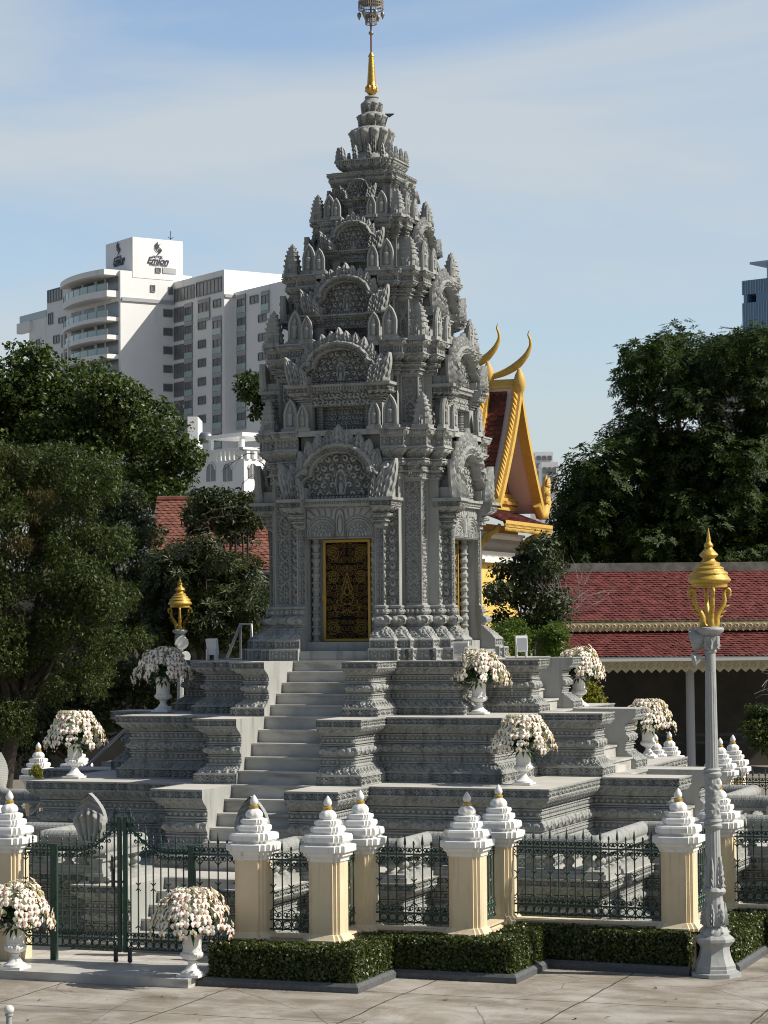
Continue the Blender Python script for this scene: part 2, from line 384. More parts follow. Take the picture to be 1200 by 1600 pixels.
# ================================================================== stupa: stepped base
stupa = thing('stupa', 'tall carved grey stone stupa on a three-tier base with gilded spire', 'stupa', (0, 0, GZ))
WI = .697
S = [2.495, 3.455, 4.567]; FP = [3.439, 4.5755, 5.891]; WO = [1.324, 1.477, 1.597]; TZ = [0, -.9, -1.9505, -3.18]
def tier_profile(z0, z1):
    h = z1-z0; Z = lambda f: z0+f*h
    def fil(z, o, d=.016, w=.011):      # projecting fillet
        return ([(o, Z(z-w)), (o+d, Z(z-w*.8)), (o+d, Z(z+w*.8)), (o, Z(z+w))], None)
    return [([(0, Z(0)), (0, Z(.145))], 'frieze'), ([(0, Z(.145)), (-.012, Z(.147)), (-.012, Z(.160)), (-.035, Z(.163))], None),
            (cyma(-.035, Z(.163), -.155, Z(.275), 9, .6), 'leaf'), ([(-.155, Z(.275)), (-.19, Z(.280))], None), fil(.292, -.19, .03), ([(-.19, Z(.303)), (-.20, Z(.312))], None),
            ([(-.20, Z(.312)), (-.20, Z(.382))], 'bead'), fil(.394, -.20, .03), ([(-.20, Z(.405)), (-.205, Z(.418))], None), fil(.430, -.205, .022, .009), ([(-.205, Z(.440)), (-.185, Z(.446))], None),
            (arc(-.185, Z(.446), -.185, Z(.580), .058), 'scroll'), ([(-.185, Z(.580)), (-.205, Z(.586))], None), fil(.597, -.205, .022, .009), ([(-.205, Z(.608)), (-.20, Z(.622))], None), fil(.632, -.20, .03),
            ([(-.20, Z(.643)), (-.20, Z(.713))], 'bead'), fil(.726, -.20, .03), ([(-.20, Z(.738)), (-.19, Z(.742)), (-.165, Z(.752))], None),
            (cyma(-.165, Z(.752), -.03, Z(.862), 9, .6), 'leaf'), ([(-.03, Z(.862)), (-.012, Z(.865)), (-.012, Z(.878)), (0, Z(.880))], None), ([(0, Z(.880)), (0, Z(.985))], 'frieze'), ([(0, Z(.985)), (.006, Z(.986)), (.006, Z(1)), (-.02, Z(1))], None)]
names = ['upper', 'middle', 'lower']
for k in range(3):
    s, f, w = S[k], FP[k], WO[k]; pf = tier_profile(TZ[k+1], TZ[k])
    # hidden core, plain floors between the stairs, plain cut faces beside the stairs
    z = TZ[k]-.004; inner = 1.9 if k == 0 else S[k-1]-.3; c0 = s-.45
    g = G(); g.box(-c0, c0, -c0, c0, TZ[k+1]+.01, z-.012); top = g.build('tier', STONE_S, stupa)
    xa, ya = (WI, w, s), (-f, -s, -inner); i0 = -WI if k else -WI
    v = [(WI, -f, z), (w, -f, z), (w, -s, z), (s, -s, z), (s, -w, z), (f, -w, z), (f, -WI, z), (inner*.5, -WI, z), (inner*.5, -inner*.5, z), (WI, -inner*.5, z)]
    g = G(); g.poly(v); fl = g.build('floor', CREAM, top)
    for q in (1, 2, 3): put('floor', fl.data, top, rz=q*PI/2)
    for sd in (1, -1):
        g = G(); cutwall(g, pf, sd*WI, -f, -S[k]+1.6, sd); ck = g.build('stair_cheek', STONE_S, top)
        for q in (1, 2, 3): put('stair_cheek', ck.data, top, rz=q*PI/2)
    g = G(); sweep(g, [(WI, -f), (w, -f), (w, -s), (s, -s), (s, -w), (f, -w), (f, -WI)], pf)
    cw = g.build('carved_wall', STONE, top, smooth=40)
    for q in (1, 2, 3): put('carved_wall', cw.data, top, rz=q*PI/2)
g = G(); g.add([(-1.95, -1.95, -.003), (1.95, -1.95, -.003), (1.95, 1.95, -.003), (-1.95, 1.95, -.003)], np.array([(0, 1, 2, 3)])); g.build('tower_floor', CREAM, stupa)
# stairs on the four sides
steps = [(-2.2-.2468*i, -.18*i) for i in range(6)]+[(-3.434-.2706*i, -.9-.2101*i) for i in range(1, 6)]+[(-4.787-.275*i, -1.9505-.2049*i) for i in range(1, 6)]
g = G()
for y, z in steps:
    g.box(-WI+.002, WI-.002, y+.03, -.5, z-.25, z-.035); g.box(-WI+.002, WI-.002, y, y+.5, z-.034, z)
st = g.build('staircase', MARBLE, stupa)
for q in (1, 2, 3): put('staircase', st.data, stupa, rz=q*PI/2)

# ================================================================== tower storeys
STO = [dict(a1=1.73, b1=.81, a2=1.57, b2=1.03, a3=1.375, wi=.642), dict(a1=1.62, b1=.76, a2=1.45, b2=.98, a3=1.31, wi=.55), dict(a1=1.30, b1=.62, a2=1.17, b2=.82, a3=1.06, wi=.44),
       dict(a1=.92, b1=.42, a2=.80, b2=.56, a3=.72, wi=.28), dict(a1=.60, b1=.24, a2=.58, b2=.42, a3=.54, wi=.14)]
ZL = [0, 3.985, 5.53, 6.79, 7.805, 8.69]
def corner_path(d, ext=.05):
    b = d['b1']-ext if d['b1'] > .3 else 0.0
    return [(b, -d['a2']), (d['b2'], -d['a2']), (d['b2'], -d['a3']), (d['a3'], -d['a3']), (d['a3'], -d['b2']), (d['a2'], -d['b2']), (d['a2'], -b)]
def plinth(z0, sc=1.0, off=1.0):
    O = lambda o: o*off; Z = lambda z: z0+z*sc
    return [([(O(.375), Z(0)), (O(.375), Z(.185))], 'block'), ([(O(.375), Z(.185)), (O(.37), Z(.20)), (O(.30), Z(.205))], None), ([(O(.30), Z(.205)), (O(.30), Z(.345))], 'block'),
            ([(O(.30), Z(.345)), (O(.29), Z(.36)), (O(.265), Z(.38))], None), (cyma(O(.265), Z(.38), O(.09), Z(.56), 7, .5), 'leaf'), ([(O(.09), Z(.56)), (O(.04), Z(.58)), (O(.04), Z(.61))], None),
            (arc(O(.05), Z(.61), O(.05), Z(.765), O(.085)), 'scroll'), ([(O(.05), Z(.765)), (O(.02), Z(.77)), (O(.02), Z(.79)), (O(.055), Z(.795))], None), ([(O(.055), Z(.795)), (O(.055), Z(.87))], 'bead'),
            ([(O(.055), Z(.87)), (O(.02), Z(.88)), (O(.04), Z(.90)), (O(.04), Z(.93)), (0, Z(.945))], None)]
def capital(z0, h, o=1.0):
    Z = lambda f: z0+f*h
    return [([(0, Z(0)), (o*.03, Z(.03)), (o*.03, Z(.12)), (o*.0, Z(.14))], None), ([(o*.01, Z(.14)), (o*.02, Z(.34))], 'petal'), ([(o*.02, Z(.34)), (o*.07, Z(.38)), (o*.07, Z(.46)), (o*.03, Z(.48))], None),
            ([(o*.05, Z(.48)), (o*.05, Z(.62))], 'bead'), ([(o*.05, Z(.62)), (o*.03, Z(.64)), (o*.03, Z(.68))], None), (arc(o*.04, Z(.68), o*.09, Z(.94), o*.05), 'scroll'), ([(o*.09, Z(.94)), (o*.12, Z(.95)), (o*.12, Z(1))], None)]
def cornice(z0, h, o=1.0):
    Z = lambda f: z0+f*h
    return [([(o*.04, Z(0)), (o*.05, Z(.02))], None), (cyma(o*.05, Z(.02), o*.17, Z(.34)), 'leaf'), ([(o*.17, Z(.34)), (o*.19, Z(.35)), (o*.19, Z(.39)), (o*.165, Z(.40))], None),
            ([(o*.165, Z(.40)), (o*.165, Z(.74))], 'block'), ([(o*.165, Z(.74)), (o*.20, Z(.76)), (o*.20, Z(.80))], None), ([(o*.20, Z(.80)), (o*.225, Z(.94))], 'petal'), ([(o*.225, Z(.94)), (o*.24, Z(.95)), (o*.24, Z(1)), (-.3, Z(1.0))], None)]
def porch_box(g, sx, z1): pass

# ------------------------------------------------------------------ ornaments
def leaf_mesh(g, base, up, side, out, h, w, th=.05, lean=.0, nr=16, nc=13, ribs=3, mi=0):
    """pointed flame leaf, standing on base along 'up', carved on the 'out' side"""
    base, up, side, out = map(lambda q: np.asarray(q, float), (base, up, side, out))
    t = np.linspace(0, 1, nr)[:, None]; u = np.linspace(-1, 1, nc)[None, :]
    wd = w/2*np.clip((.62+.75*t-.25*t*t)*(1-t**1.9)**.85, .02, 2)
    x = u*wd+lean*h*t*t; z = t*h
    k_ = min(1.15, (h/.28)**.5)
    rel = th*(1-.75*u*u)*(1-.35*t)+.022*k_*np.cos(u*PI*ribs+t*2.0)*(1-t**3)+.018*k_*np.cos(t*24+np.abs(u)*6)*(1-t**2)
    rel = rel*np.clip((1-np.abs(u))*6, 0, 1)
    P = base+x[..., None]*side+z[..., None]*up+rel[..., None]*out
    B = base+x[..., None]*side+z[..., None]*up-(th*.5*np.clip((1-np.abs(u))*6, 0, 1)*np.ones_like(t))[..., None]*out
    g.grid(P, mi); g.grid(B, mi, flip=True)
def arch_curve(w, h, n=60):
    """three-lobed pediment opening, right base over the top to the left base"""
    k = np.array([(.96, 0), (1.08, .10), (1.16, .24), (1.12, .38), (.98, .47), (.84, .48), (.86, .56), (.80, .70), (.62, .85), (.36, .955), (0, 1.0)])
    # smooth by dense interpolation along chord length
    d = np.r_[0, np.cumsum(np.hypot(*np.diff(k, axis=0).T))]; t = np.linspace(0, d[-1], n)
    X = np.interp(t, d, k[:, 0]); Z = np.interp(t, d, k[:, 1])
    for _ in range(2):
        X[1:-1] = (X[:-2]+X[1:-1]*2+X[2:])/4; Z[1:-1] = (Z[:-2]+Z[1:-1]*2+Z[2:])/4
    X = np.r_[X, -X[-2::-1]]; Z = np.r_[Z, Z[-2::-1]]
    return np.stack([X*w, Z*h], 1)
def tymp(x, z, w, h, nf=1):
    """scrollwork of the tympanum: rows of spirals round a seated figure in a pointed niche"""
    sc = h/.8; P = .155*sc
    j = np.floor(z/P); zz = z-(j+.5)*P; off = np.where(j % 2 == 0, 0, .5); i = np.floor(np.abs(x)/P+off); xx = np.abs(x)-(i+.5-off)*P
    r = np.hypot(xx, zz)/P; th = np.arctan2(zz, xx)
    sp = sst(np.cos(th*1.0-r*13+i*1.3+j), -.85, -.45)*(1-groove(r-.50, .07)); lf = sst(np.cos(np.abs(x)/sc*60+z/sc*44), -.7, -.2)
    H_ = np.where(r < .52, sp, lf*.8)
    nx = np.abs(x)/(.085*sc); nzv = (z-.36*h)/(.30*h)
    e = np.hypot(nx, nzv*(1+.25*np.clip(nzv, 0, 1)))
    rim = sst(e, .85, .95)*(1-sst(e, 1.2, 1.32)); ins = 1-sst(e, .85, .95)
    body = 1-sst(np.hypot(x/(.05*sc), (z-.25*h)/(.13*h)), .8, 1.0); head = 1-sst(np.hypot(x/(.026*sc), (z-.45*h)/(.06*h)), .8, 1.0)
    legs = 1-sst(np.hypot(x/(.075*sc), (z-.13*h)/(.05*h)), .8, 1.0)
    H_ = np.where(e < 1.32, np.maximum(rim, ins*np.maximum.reduce([body, head*1.1, legs])), H_)
    row = (1-sst(np.hypot(((x/(.07*sc)+.5) % 1-.5)*1.0, (z-.03*sc)/(.07*sc)), .38, .48))
    H_ = np.where(z < .065*sc, row, H_)
    return H_
def pediment(sx, sz, y, deep, mid_fig=True):
    """arched pediment: base at z=0, front plane at y, opening half-width .6*sx, height .83*sz"""
    g = G(); w, h = .56*sx, .82*sz
    # carved tympanum
    res = .012; nx = int(2*w*1.2/res)+1; nz = int(h*1.02/res)+1
    X, Z = np.meshgrid(np.linspace(-1.2*w, 1.2*w, nx), np.linspace(0, h*1.02, nz))
    Hh = tymp(X, Z, w, h); yy = y+deep-.055-.060*Hh
    g.grid(np.stack([X, yy, Z], -1))
    # arch band, its soffit and its outside
    c = arch_curve(w, h); t = np.gradient(c, axis=0); t /= np.linalg.norm(t, axis=1)[:, None]; nv = np.stack([t[:, 1], -t[:, 0]], 1)
    T = .185*(sx*.45+sz*.55); ds = np.r_[0, np.cumsum(np.hypot(*np.diff(c, axis=0).T))]
    cross = [(0, deep), (0, .0), (.03, -.035), (.07, -.05), (.12, -.02), (.14, .005), (.18, .008), (.44, .008), (.48, .0), (.54, -.03), (.62, -.06), (.74, -.075), (.88, -.05), (.95, -.01), (1.0, .02), (1.0, deep+.12)]
    rows = []
    dense = []
    for (t0, y0), (t1, y1) in zip(cross[:-1], cross[1:]):
        m_ = max(1, int(abs(t1-t0)*T/.012)); dense += [(t0+(t1-t0)*i/m_, y0+(y1-y0)*i/m_) for i in range(m_)]
    dense.append(cross[-1]); n2 = int(ds[-1]/.012); dd = np.linspace(0, ds[-1], n2)
    cx_ = np.interp(dd, ds, c[:, 0]); cz_ = np.interp(dd, ds, c[:, 1]); nx_ = np.interp(dd, ds, nv[:, 0]); nz_ = np.interp(dd, ds, nv[:, 1])
    for tt, yo in dense:
        orn = 0
        if .16 < tt < .46: orn = -.034*sst(np.cos(2*PI*dd/.085), -.1, .4)*(1-abs(tt-.31)/.15)**.5
        elif .52 < tt < .95: orn = -.028*sst(np.cos(2*PI*dd/.12+tt*9), -.4, .4)+.01
        rows.append(np.stack([cx_+nx_*tt*T, y+yo*sx**.5+orn+0*dd, np.maximum(cz_+nz_*tt*T, 0)], -1))
    g.grid(np.array(rows), flip=False)
    # flame leaves round the outside
    out = [0, -1, 0]; o2 = c+nv*T*.62
    d2 = np.r_[0, np.cumsum(np.hypot(*np.diff(o2, axis=0).T))]; L_ = d2[-1]; nl = 15
    for i in range(nl):
        q = (.135+.73*i/(nl-1))*L_; bx = np.interp(q, d2, o2[:, 0]); bz = np.interp(q, d2, o2[:, 1])
        nx0, nz0 = np.interp(q, d2, nv[:, 0]), np.interp(q, d2, nv[:, 1])
        upv = np.array([nx0*.55, 0, max(nz0, .15)*.6+.55]); upv /= np.linalg.norm(upv); sd = np.array([upv[2], 0, -upv[0]])
        mid = i == nl//2
        hh = (.42 if mid else .36)*(sz*.75+sx*.25); ww = L_*.73/(nl-1)*(2.0 if mid else 1.85)
        leaf_mesh(g, (bx-upv[0]*.03, y+.05, bz-upv[2]*.05), upv, sd, out, hh, ww, .085*sx**.5, lean=-.10*np.sign(bx)*(not mid))
    # flaring naga ends
    for s_ in (1, -1):
        for j, (dx, hh, ww, an) in enumerate([(.83, .72, .36, .20), (.73, .56, .28, .12), (.64, .40, .20, .02)]):
            upv = np.array([s_*math.sin(an), 0, math.cos(an)]); sd = np.array([math.cos(an), 0, -s_*math.sin(an)])
            leaf_mesh(g, (s_*dx*sx, y-.02-.03*j, -.01), upv, sd, out, hh*sz, ww*sx, .11*sx**.5, lean=.12*s_, nr=22, nc=13, ribs=4)
        g.box(min(s_*.56*sx, s_*.93*sx), max(s_*.56*sx, s_*.93*sx), y-.02, y+deep, 0, .20*sz)
    # mass behind
    pts = [(.93*sx, 0), (.95*sx, .3*sz), (.82*sx, .62*sz), (.52*sx, .92*sz), (0, 1.02*sz)]
    pts = pts+[(-x_, z_) for x_, z_ in pts[-2::-1]]
    bk = [(x_, y+deep, z_) for x_, z_ in pts]
    g.slab(bk, (0, .75*min(1, sx+.2), 0))
    return g
def colonette(g, x, y, z0, z1, r):
    n = 7; pr_ = []
    for i in range(n):
        a = z0+(z1-z0)*i/n; d = (z1-z0)/n
        pr_ += [(r*1.12, a), (r*1.12, a+d*.05), (r*.80, a+d*.10), (r*.76, a+d*.32), (r*.95, a+d*.40), (r*1.1, a+d*.44), (r*1.1, a+d*.62), (r*.95, a+d*.66), (r*.78, a+d*.74), (r*.80, a+d*.93), (r*1.12, a+d*.97)]
    g.lathe(pr_, (x, y, 0), 8)
def panel(g, x0, x1, z0, z1, y, fn, depth, res=.012):
    nx = max(2, int((x1-x0)/res)+1); nz = max(2, int((z1-z0)/res)+1)
    X, Z = np.meshgrid(np.linspace(x0, x1, nx), np.linspace(z0, z1, nz))
    g.grid(np.stack([X, y-depth*fn(X, Z), Z], -1))
def f_lintel(w, h):
    """flat carved lintel: a niche between two garlands, everything filled with leaf scrolls"""
    def f(x, z):
        A = np.abs(x); e = np.minimum(np.minimum(w-A, z), h-z)
        cx, cz = w*.52, h*.10; r = np.hypot((A-cx)*1.05, z-cz)/h; th = np.arctan2(z-cz, A-cx)
        arch = np.maximum(groove(r-.42, .035), groove(r-.60, .035)); arch = np.maximum(arch, groove(r-.51, .018)*.6)
        leafy = fgroove(th*3.4+r*1.5, .13)*(r > .62)*(r < .98); rim = groove(r-.98, .03)
        inner = np.maximum(fgroove(r*9, .2), fgroove(th*2.2, .1))*(r < .40)
        cen = np.hypot(A/.085, np.maximum(z-h*.55, 0)/(h*.40)); nich = groove(cen-1, .12)*(A < .12); fig = groove(np.hypot(A/.045, (z-h*.40)/(h*.32))-1, .16)
        out = fgroove(np.hypot(((x/.075) % 1-.5), ((z/.075) % 1-.5))*2.6, .25)*(r > 1.0)
        gr = np.where(A < .10, np.maximum(nich, fig), np.maximum.reduce([arch, leafy, rim, inner, out]))
        return 1-np.maximum(gr*sst(e, .02, .028), groove(e-.014, .008))
    return f
def f_scroll(sc=1.0):
    def f(x, z):
        P = .12*sc; j = np.floor(z/P); i = np.floor(x/P); xx = x-(i+.5)*P; zz = z-(j+.5)*P; r = np.hypot(xx, zz)/P; th = np.arctan2(zz, np.where((i+j) % 2 == 0, xx, -xx))
        return np.where(r < .5, sst(np.cos(th-r*12), -.8, -.4), sst(np.cos(x*70/sc+z*50/sc), -.6, -.1))
    return f

PED = [(1.05, .98, 2.79, 1.80, .24), (.97, .735, 4.79, 1.74, .22), (.80, .69, 6.05, 1.40, .20), (.58, .52, 7.24, 1.02, .16), (.31, .37, 8.20, .69, .10)]
for k, d in enumerate(STO):
    z0, z1 = ZL[k], ZL[k+1]; h = z1-z0; o = [1, .95, .85, .62, .42][k]; root = None
    cap_h = [.36, .20, .16, .10, .06][k]; cor_h = [.52, .40, .33, .25, .20][k]
    zc = z1-cor_h; zs = zc-cap_h
    # core of the storey (hidden behind the piers) with its ledge
    g = G(); c0 = d['a3']-.05
    g.box(-c0, c0, -c0, c0, z0, z1-.01)
    for q in range(4):
        yf = -1.25 if k == 0 else -d['a1']+.36*o; v = np.array([(-d['b1'], yf), (d['b1'], yf), (d['b1'], 0), (-d['b1'], 0)])@rotz(q*PI/2)[:2, :2].T
        g.prism([tuple(a) for a in v], z0, z1-.012-.003*(q % 2))
    if k < 4:
        for q in range(4):
            yb = -d['a2']-.20*o; v = np.array([(-d['b1']+.04, yb), (d['b1']-.04, yb), (d['b1']-.04, yb+.7), (-d['b1']+.04, yb+.7)])@rotz(q*PI/2)[:2, :2].T
            g.prism([tuple(a) for a in v], z1-.10*o, z1-.004-.001*(q % 2))
    for q in range(4):
        yb = -d['a2']; v = np.array([(-d['b1']+.03, yb), (d['b1']-.03, yb), (d['b1']-.03, yb+.6), (-d['b1']+.03, yb+.6)])@rotz(q*PI/2)[:2, :2].T
        g.prism([tuple(a) for a in v], PED[k][2]+.01, z1-.104*o)
    stry = g.build('storey', STONE_S, stupa)
    if k == 0: prof = plinth(0)+[([(0, .945), (0, zs)], ['vine', None, 'pier', 'pier', None, 'vine'])]
    else:
        bz = z0+.06*h
        prof = [([(.05*o, z0-.01), (.05*o, z0+.04*h), (0, bz)], None), ([(0, bz), (0, zs)], ['vine', None, 'pier', 'pier', None, 'vine'])]
    prof = prof+capital(zs, cap_h, o)+cornice(zc, cor_h, o)
    g = G(); sweep(g, corner_path(d), prof, res=.012)
    o_ = g.build('corner_pier', STONE, stry, smooth=40)
    for q in (1, 2, 3): put('corner_pier', o_.data, stry, rz=q*PI/2)
    # porch on each face
    sx, sz, pz, py, deep = PED[k]; g = G(); wi, b1, a1 = d['wi'], d['b1'], d['a1']
    if k == 0:
        pp = plinth(0)+[([(0, .945), (0, 2.30)], ['chev', 'vine'])]+capital(2.30, .22)+[(cyma(.06, 2.52, .22, 2.64), 'leaf'), ([(.22, 2.64), (.24, 2.645)], None), ([(.24, 2.645), (.24, 2.735)], 'frieze'), ([(.24, 2.735), (.27, 2.74), (.27, 2.79), (-.3, 2.79)], None)]
        for sgn in (1, -1):
            h2 = G(); sweep(h2, [(wi, -a1), (b1, -a1), (b1, -d['a2']+.1)], pp, res=.012)
            cutwall(h2, pp, wi, -a1, -a1+.6, 1)
            if sgn > 0: g.merge(h2)
            else:
                for i, l in enumerate(h2.l):
                    pass
                v = np.concatenate(h2.v)*np.array([-1, 1, 1]); base = g.n; g.v.append(v); g.n += len(v)
                for l, c in zip(h2.l, h2.c):
                    # mirrored copy: reverse each face
                    out, p_ = [], 0
                    if len(set(c.tolist())) == 1:
                        l2 = l.reshape(-1, c[0])[:, ::-1].ravel()
                    else:
                        for cc in c: out.append(l[p_:p_+cc][::-1]); p_ += cc
                        l2 = np.concatenate(out)
                    g.l.append(l2+base); g.c.append(c); g.m.append(np.zeros(len(c), int))
        g.box(-wi, wi, -a1+.02, -a1+.42, 2.62, 2.79)                                   # lintel block
        h3 = G(); sweep(h3, [(-wi-.02, -a1-.01), (wi+.02, -a1-.01)], [([(.0, 2.655), (.05, 2.66), (.05, 2.69), (.07, 2.70)], None), ([(.07, 2.70), (.07, 2.745)], 'dent'), ([(.07, 2.745), (.10, 2.75), (.10, 2.79), (-.3, 2.79)], None)]); g.merge(h3)
        panel(g, -wi, wi, 2.12, 2.66, -a1+.03, lambda x, z: f_lintel(wi, .54)(x, z-2.12)-.4, .040)
        g.box(-wi, wi, -a1+.032, -a1+.36, 2.105, 2.64)
        g.box(-wi+.003, wi-.003, -a1+.34, -a1+.6, .30, 2.64)                          # wall round the door
        for sgn in (1, -1): colonette(g, sgn*.555, -a1+.25, .32, 2.11, .075)
        g.box(-wi+.004, wi-.004, -a1-.02, -a1+.35, .16, .315); g.box(-wi+.004, wi-.004, -a1-.30, -a1+.3, -.02, .16)
    else:
        zt = pz; hh = zt-z0; ch = .11*hh
        pp = [([(.04*o, z0-.01), (.04*o, z0+.05*hh), (0, z0+.08*hh), (0, z0+.60*hh)], None)]+capital(z0+.60*hh, .14*hh, o)+[(cyma(.05*o, z0+.74*hh, .2*o, z0+.82*hh), 'leaf'), ([(.2*o, z0+.82*hh), (.2*o, z0+.93*hh)], 'frieze'), ([(.2*o, z0+.93*hh), (.24*o, z0+.94*hh), (.24*o, zt), (-.2, zt)], None)]
        sweep(g, [(wi, -a1+.3*o), (wi, -a1), (b1, -a1), (b1, -d['a3']+.05)][1:], pp); sweep(g, [(-b1, -d['a3']+.05), (-b1, -a1), (-wi, -a1)], pp)
        cutwall(g, pp, wi, -a1, -a1+.5*o, 1); cutwall(g, pp, -wi, -a1, -a1+.5*o, -1)
        g.box(-wi, wi, -a1+.03, -a1+.5, z0+.86*hh, zt-.002)
        sweep(g, [(-wi-.01, -a1-.02), (wi+.01, -a1-.02)], [([(.0, z0+.86*hh), (.05*o, z0+.87*hh)], None), ([(.05*o, z0+.87*hh), (.05*o, z0+.94*hh)], 'dent'), ([(.05*o, z0+.94*hh), (.08*o, z0+.95*hh), (.08*o, zt), (-.2, zt)], None)])
        panel(g, -wi, wi, z0+.54*hh, z0+.86*hh, -a1+.05, f_scroll(max(.5, sx)), .045)
        g.box(-wi, wi, -a1+.052, -a1+.4, z0+.53*hh, z0+.86*hh)
        panel(g, -wi, wi, z0, z0+.54*hh, -a1+.30*o, f_scroll(max(.5, sx)*.8), .04)
        for sgn in (1, -1): colonette(g, sgn*wi*.82, -a1+.16*o, z0, z0+.53*hh, .07*sx)
    po = g.build('porch', STONE, stry, smooth=40)
    pg = pediment(sx, sz, -py, deep)
    pd = G().merge(pg, t=(0, 0, pz)).build('pediment', STONE, stry, smooth=50)
    for q in (1, 2, 3): put('porch', po.data, stry, rz=q*PI/2); put('pediment', pd.data, stry, rz=q*PI/2)

# ------------------------------------------------------------------ antefixes standing on the ledges
def antefix_tower(h):
    g = G(); w = h*.40; z = 0
    g.box(-w*.62, w*.62, -w*.62, w*.62, -.01, .10*h)
    lv = [(.50, .10, .30), (.56, .30, .36), (.46, .36, .48), (.52, .48, .53), (.40, .53, .63), (.46, .63, .67), (.33, .67, .76), (.37, .76, .80), (.24, .80, .88), (.26, .88, .91), (.13, .91, .97), (.05, .97, 1.02)]
    for f, a, b in lv:
        q = w*f*1.05; c = q*.72
        g.prism([(c, -q), (q, -c), (q, c), (c, q), (-c, q), (-q, c), (-q, -c), (-c, -q)], a*h, b*h+.002)
    for s_ in (0, 1, 2, 3):
        leaf = G(); leaf_mesh(leaf, (0, -w*.56, .08*h), (0, 0, 1), (1, 0, 0), (0, -1, 0), .34*h, .26*h, .02, nr=7, nc=7); g.merge(leaf, rotz(s_*PI/2))
    return g
def antefix_stele(h):
    g = G(); w = h*.48
    g.box(-w*.62, w*.62, -.06, .06, -.01, .10*h); g.box(-w*.5, w*.5, -.05, .05, .10*h, .16*h)
    t = np.linspace(0, 1, 9); rt = [(w*.40*(1-max(0, a-.55)/.45)**.7, .16*h+.84*h*a) for a in t]
    out = [(x, z) for x, z in rt]+[(-x, z) for x, z in rt[::-1][1:]]
    g.slab([(x, .035, z) for x, z in out], (0, -.06, 0))
    # raised rim and figure
    P = np.array([(x, -.03, z) for x, z in out]); g.tube(P, .024*h/.5+.004, 5)
    for i in range(3, len(out)-3):
        x, z = out[i]; g.lathe([(.002, -.02*h), (.032*h, -.005*h), (.026*h, .02*h), (.003, .06*h)], (x*1.04, -.01, z), 6)
    g.lathe([(.04*h, .17*h), (.085*h, .22*h), (.065*h, .40*h), (.10*h, .56*h), (.035*h, .63*h), (.062*h, .69*h), (.055*h, .75*h), (.012*h, .87*h)], (0, -.035, 0), 10)
    return g
ante_specs = []
for k in range(4):
    d = STO[k+1]; lo = STO[k]; z = ZL[k+1]; o = [1, .95, .85, .62][k]; hh = [.61, .63, .58, .49][k]
    e = .12*o
    c = lo['a3']+e-.06*o
    mt = antefix_tower(hh).mesh('antefix_tower', STONE, 30); ms_ = antefix_stele(hh*.92).mesh('antefix_stele', STONE, 30); mm = antefix_stele(hh*.74).mesh('antefix_stele', STONE, 30)
    bx = (lo['b1']+lo['b2'])/2
    spots = [(c, -c, mt, 0, 'antefix_tower'), (lo['b2']-.10*o, -lo['a2']-e+.05, ms_, 0, 'antefix_stele'), (lo['a2']+e-.05, -lo['b2']+.10*o, ms_, PI/2, 'antefix_stele'),
             (lo['b1']-.14*o, -lo['a2']-e-.04, mm, 0, 'antefix_stele'), (lo['a2']+e+.04, -lo['b1']+.14*o, mm, PI/2, 'antefix_stele')]
    for q in range(4):
        for x, y, me, rz, nm in spots:
            v = rotz(q*PI/2)@np.array([x, y, 0]); put(nm, me, stupa, (v[0], v[1], z-GZ), rz+q*PI/2)

# ------------------------------------------------------------------ crown: lotus courses and gilded spire
def octo(a, c): return [(c, -a), (a, -c), (a, c), (c, a), (-c, a), (-a, c), (-a, -c), (-c, -a)]
g = G()
sweep(g, [(.24, -.42), (.24, -.38), (.34, -.38), (.34, -.34), (.38, -.34), (.38, -.24), (.42, -.24), (.42, .24), (.38, .24), (.38, .34), (.34, .34), (.34, .38), (.24, .38), (.24, .42), (-.24, .42), (-.24, .38), (-.34, .38), (-.34, .34), (-.38, .34), (-.38, .24), (-.42, .24), (-.42, -.24), (-.38, -.24), (-.38, -.34), (-.34, -.34), (-.34, -.38), (-.24, -.38), (-.24, -.42)],
      [([(.12, 8.68), (.12, 8.70), (.0, 8.75)], None), (cyma(0, 8.75, .12, 8.86), 'leaf'), ([(.12, 8.86), (.14, 8.865)], None), ([(.14, 8.865), (.14, 8.91)], 'dent'), ([(.14, 8.91), (.16, 8.915), (.16, 8.94), (-.5, 8.96)], None)], closed=True)
g.prism(octo(.40, .30), 8.6, 8.94)
cr = g.build('crown_slab', STONE, stupa, smooth=40)
lf = G(); leaf_mesh(lf, (0, 0, 0), (0, 0, 1), (1, 0, 0), (0, -1, 0), .27, .15, .04); lme = lf.mesh('crown_leaf', STONE, 50)
for q in range(4):
    for t in (-.39, -.13, .13, .39):
        v = rotz(q*PI/2)@np.array([t, -.50, 0]); put('crown_leaf', lme, stupa, (v[0], v[1], 8.935-GZ), q*PI/2+t*.3)
def lotus(r, z0, z1, n):
    h = z1-z0; nr, nc = 26, 180; t = np.linspace(0, 1, nr)[:, None]; th = np.linspace(0, 2*PI, nc)[None, :]
    base = r*(.68+.30*np.sin(np.clip(t*1.15, 0, 1)*PI*.55)**1.2+.06*t)
    pet = .5+.5*np.cos(n*th); gap = sst(np.abs(np.cos(n*th/2)), .0, .30); rad = base*(1+.10*(pet-.5)*np.sin(PI*np.clip(t, 0, 1))+.14*pet*np.exp(-((t-.84)/.10)**2)-.13*(1-gap)*sst(t, .1, .25)-.02)
    return np.stack([rad*np.cos(th), rad*np.sin(th), z0+h*t+0*th], -1)
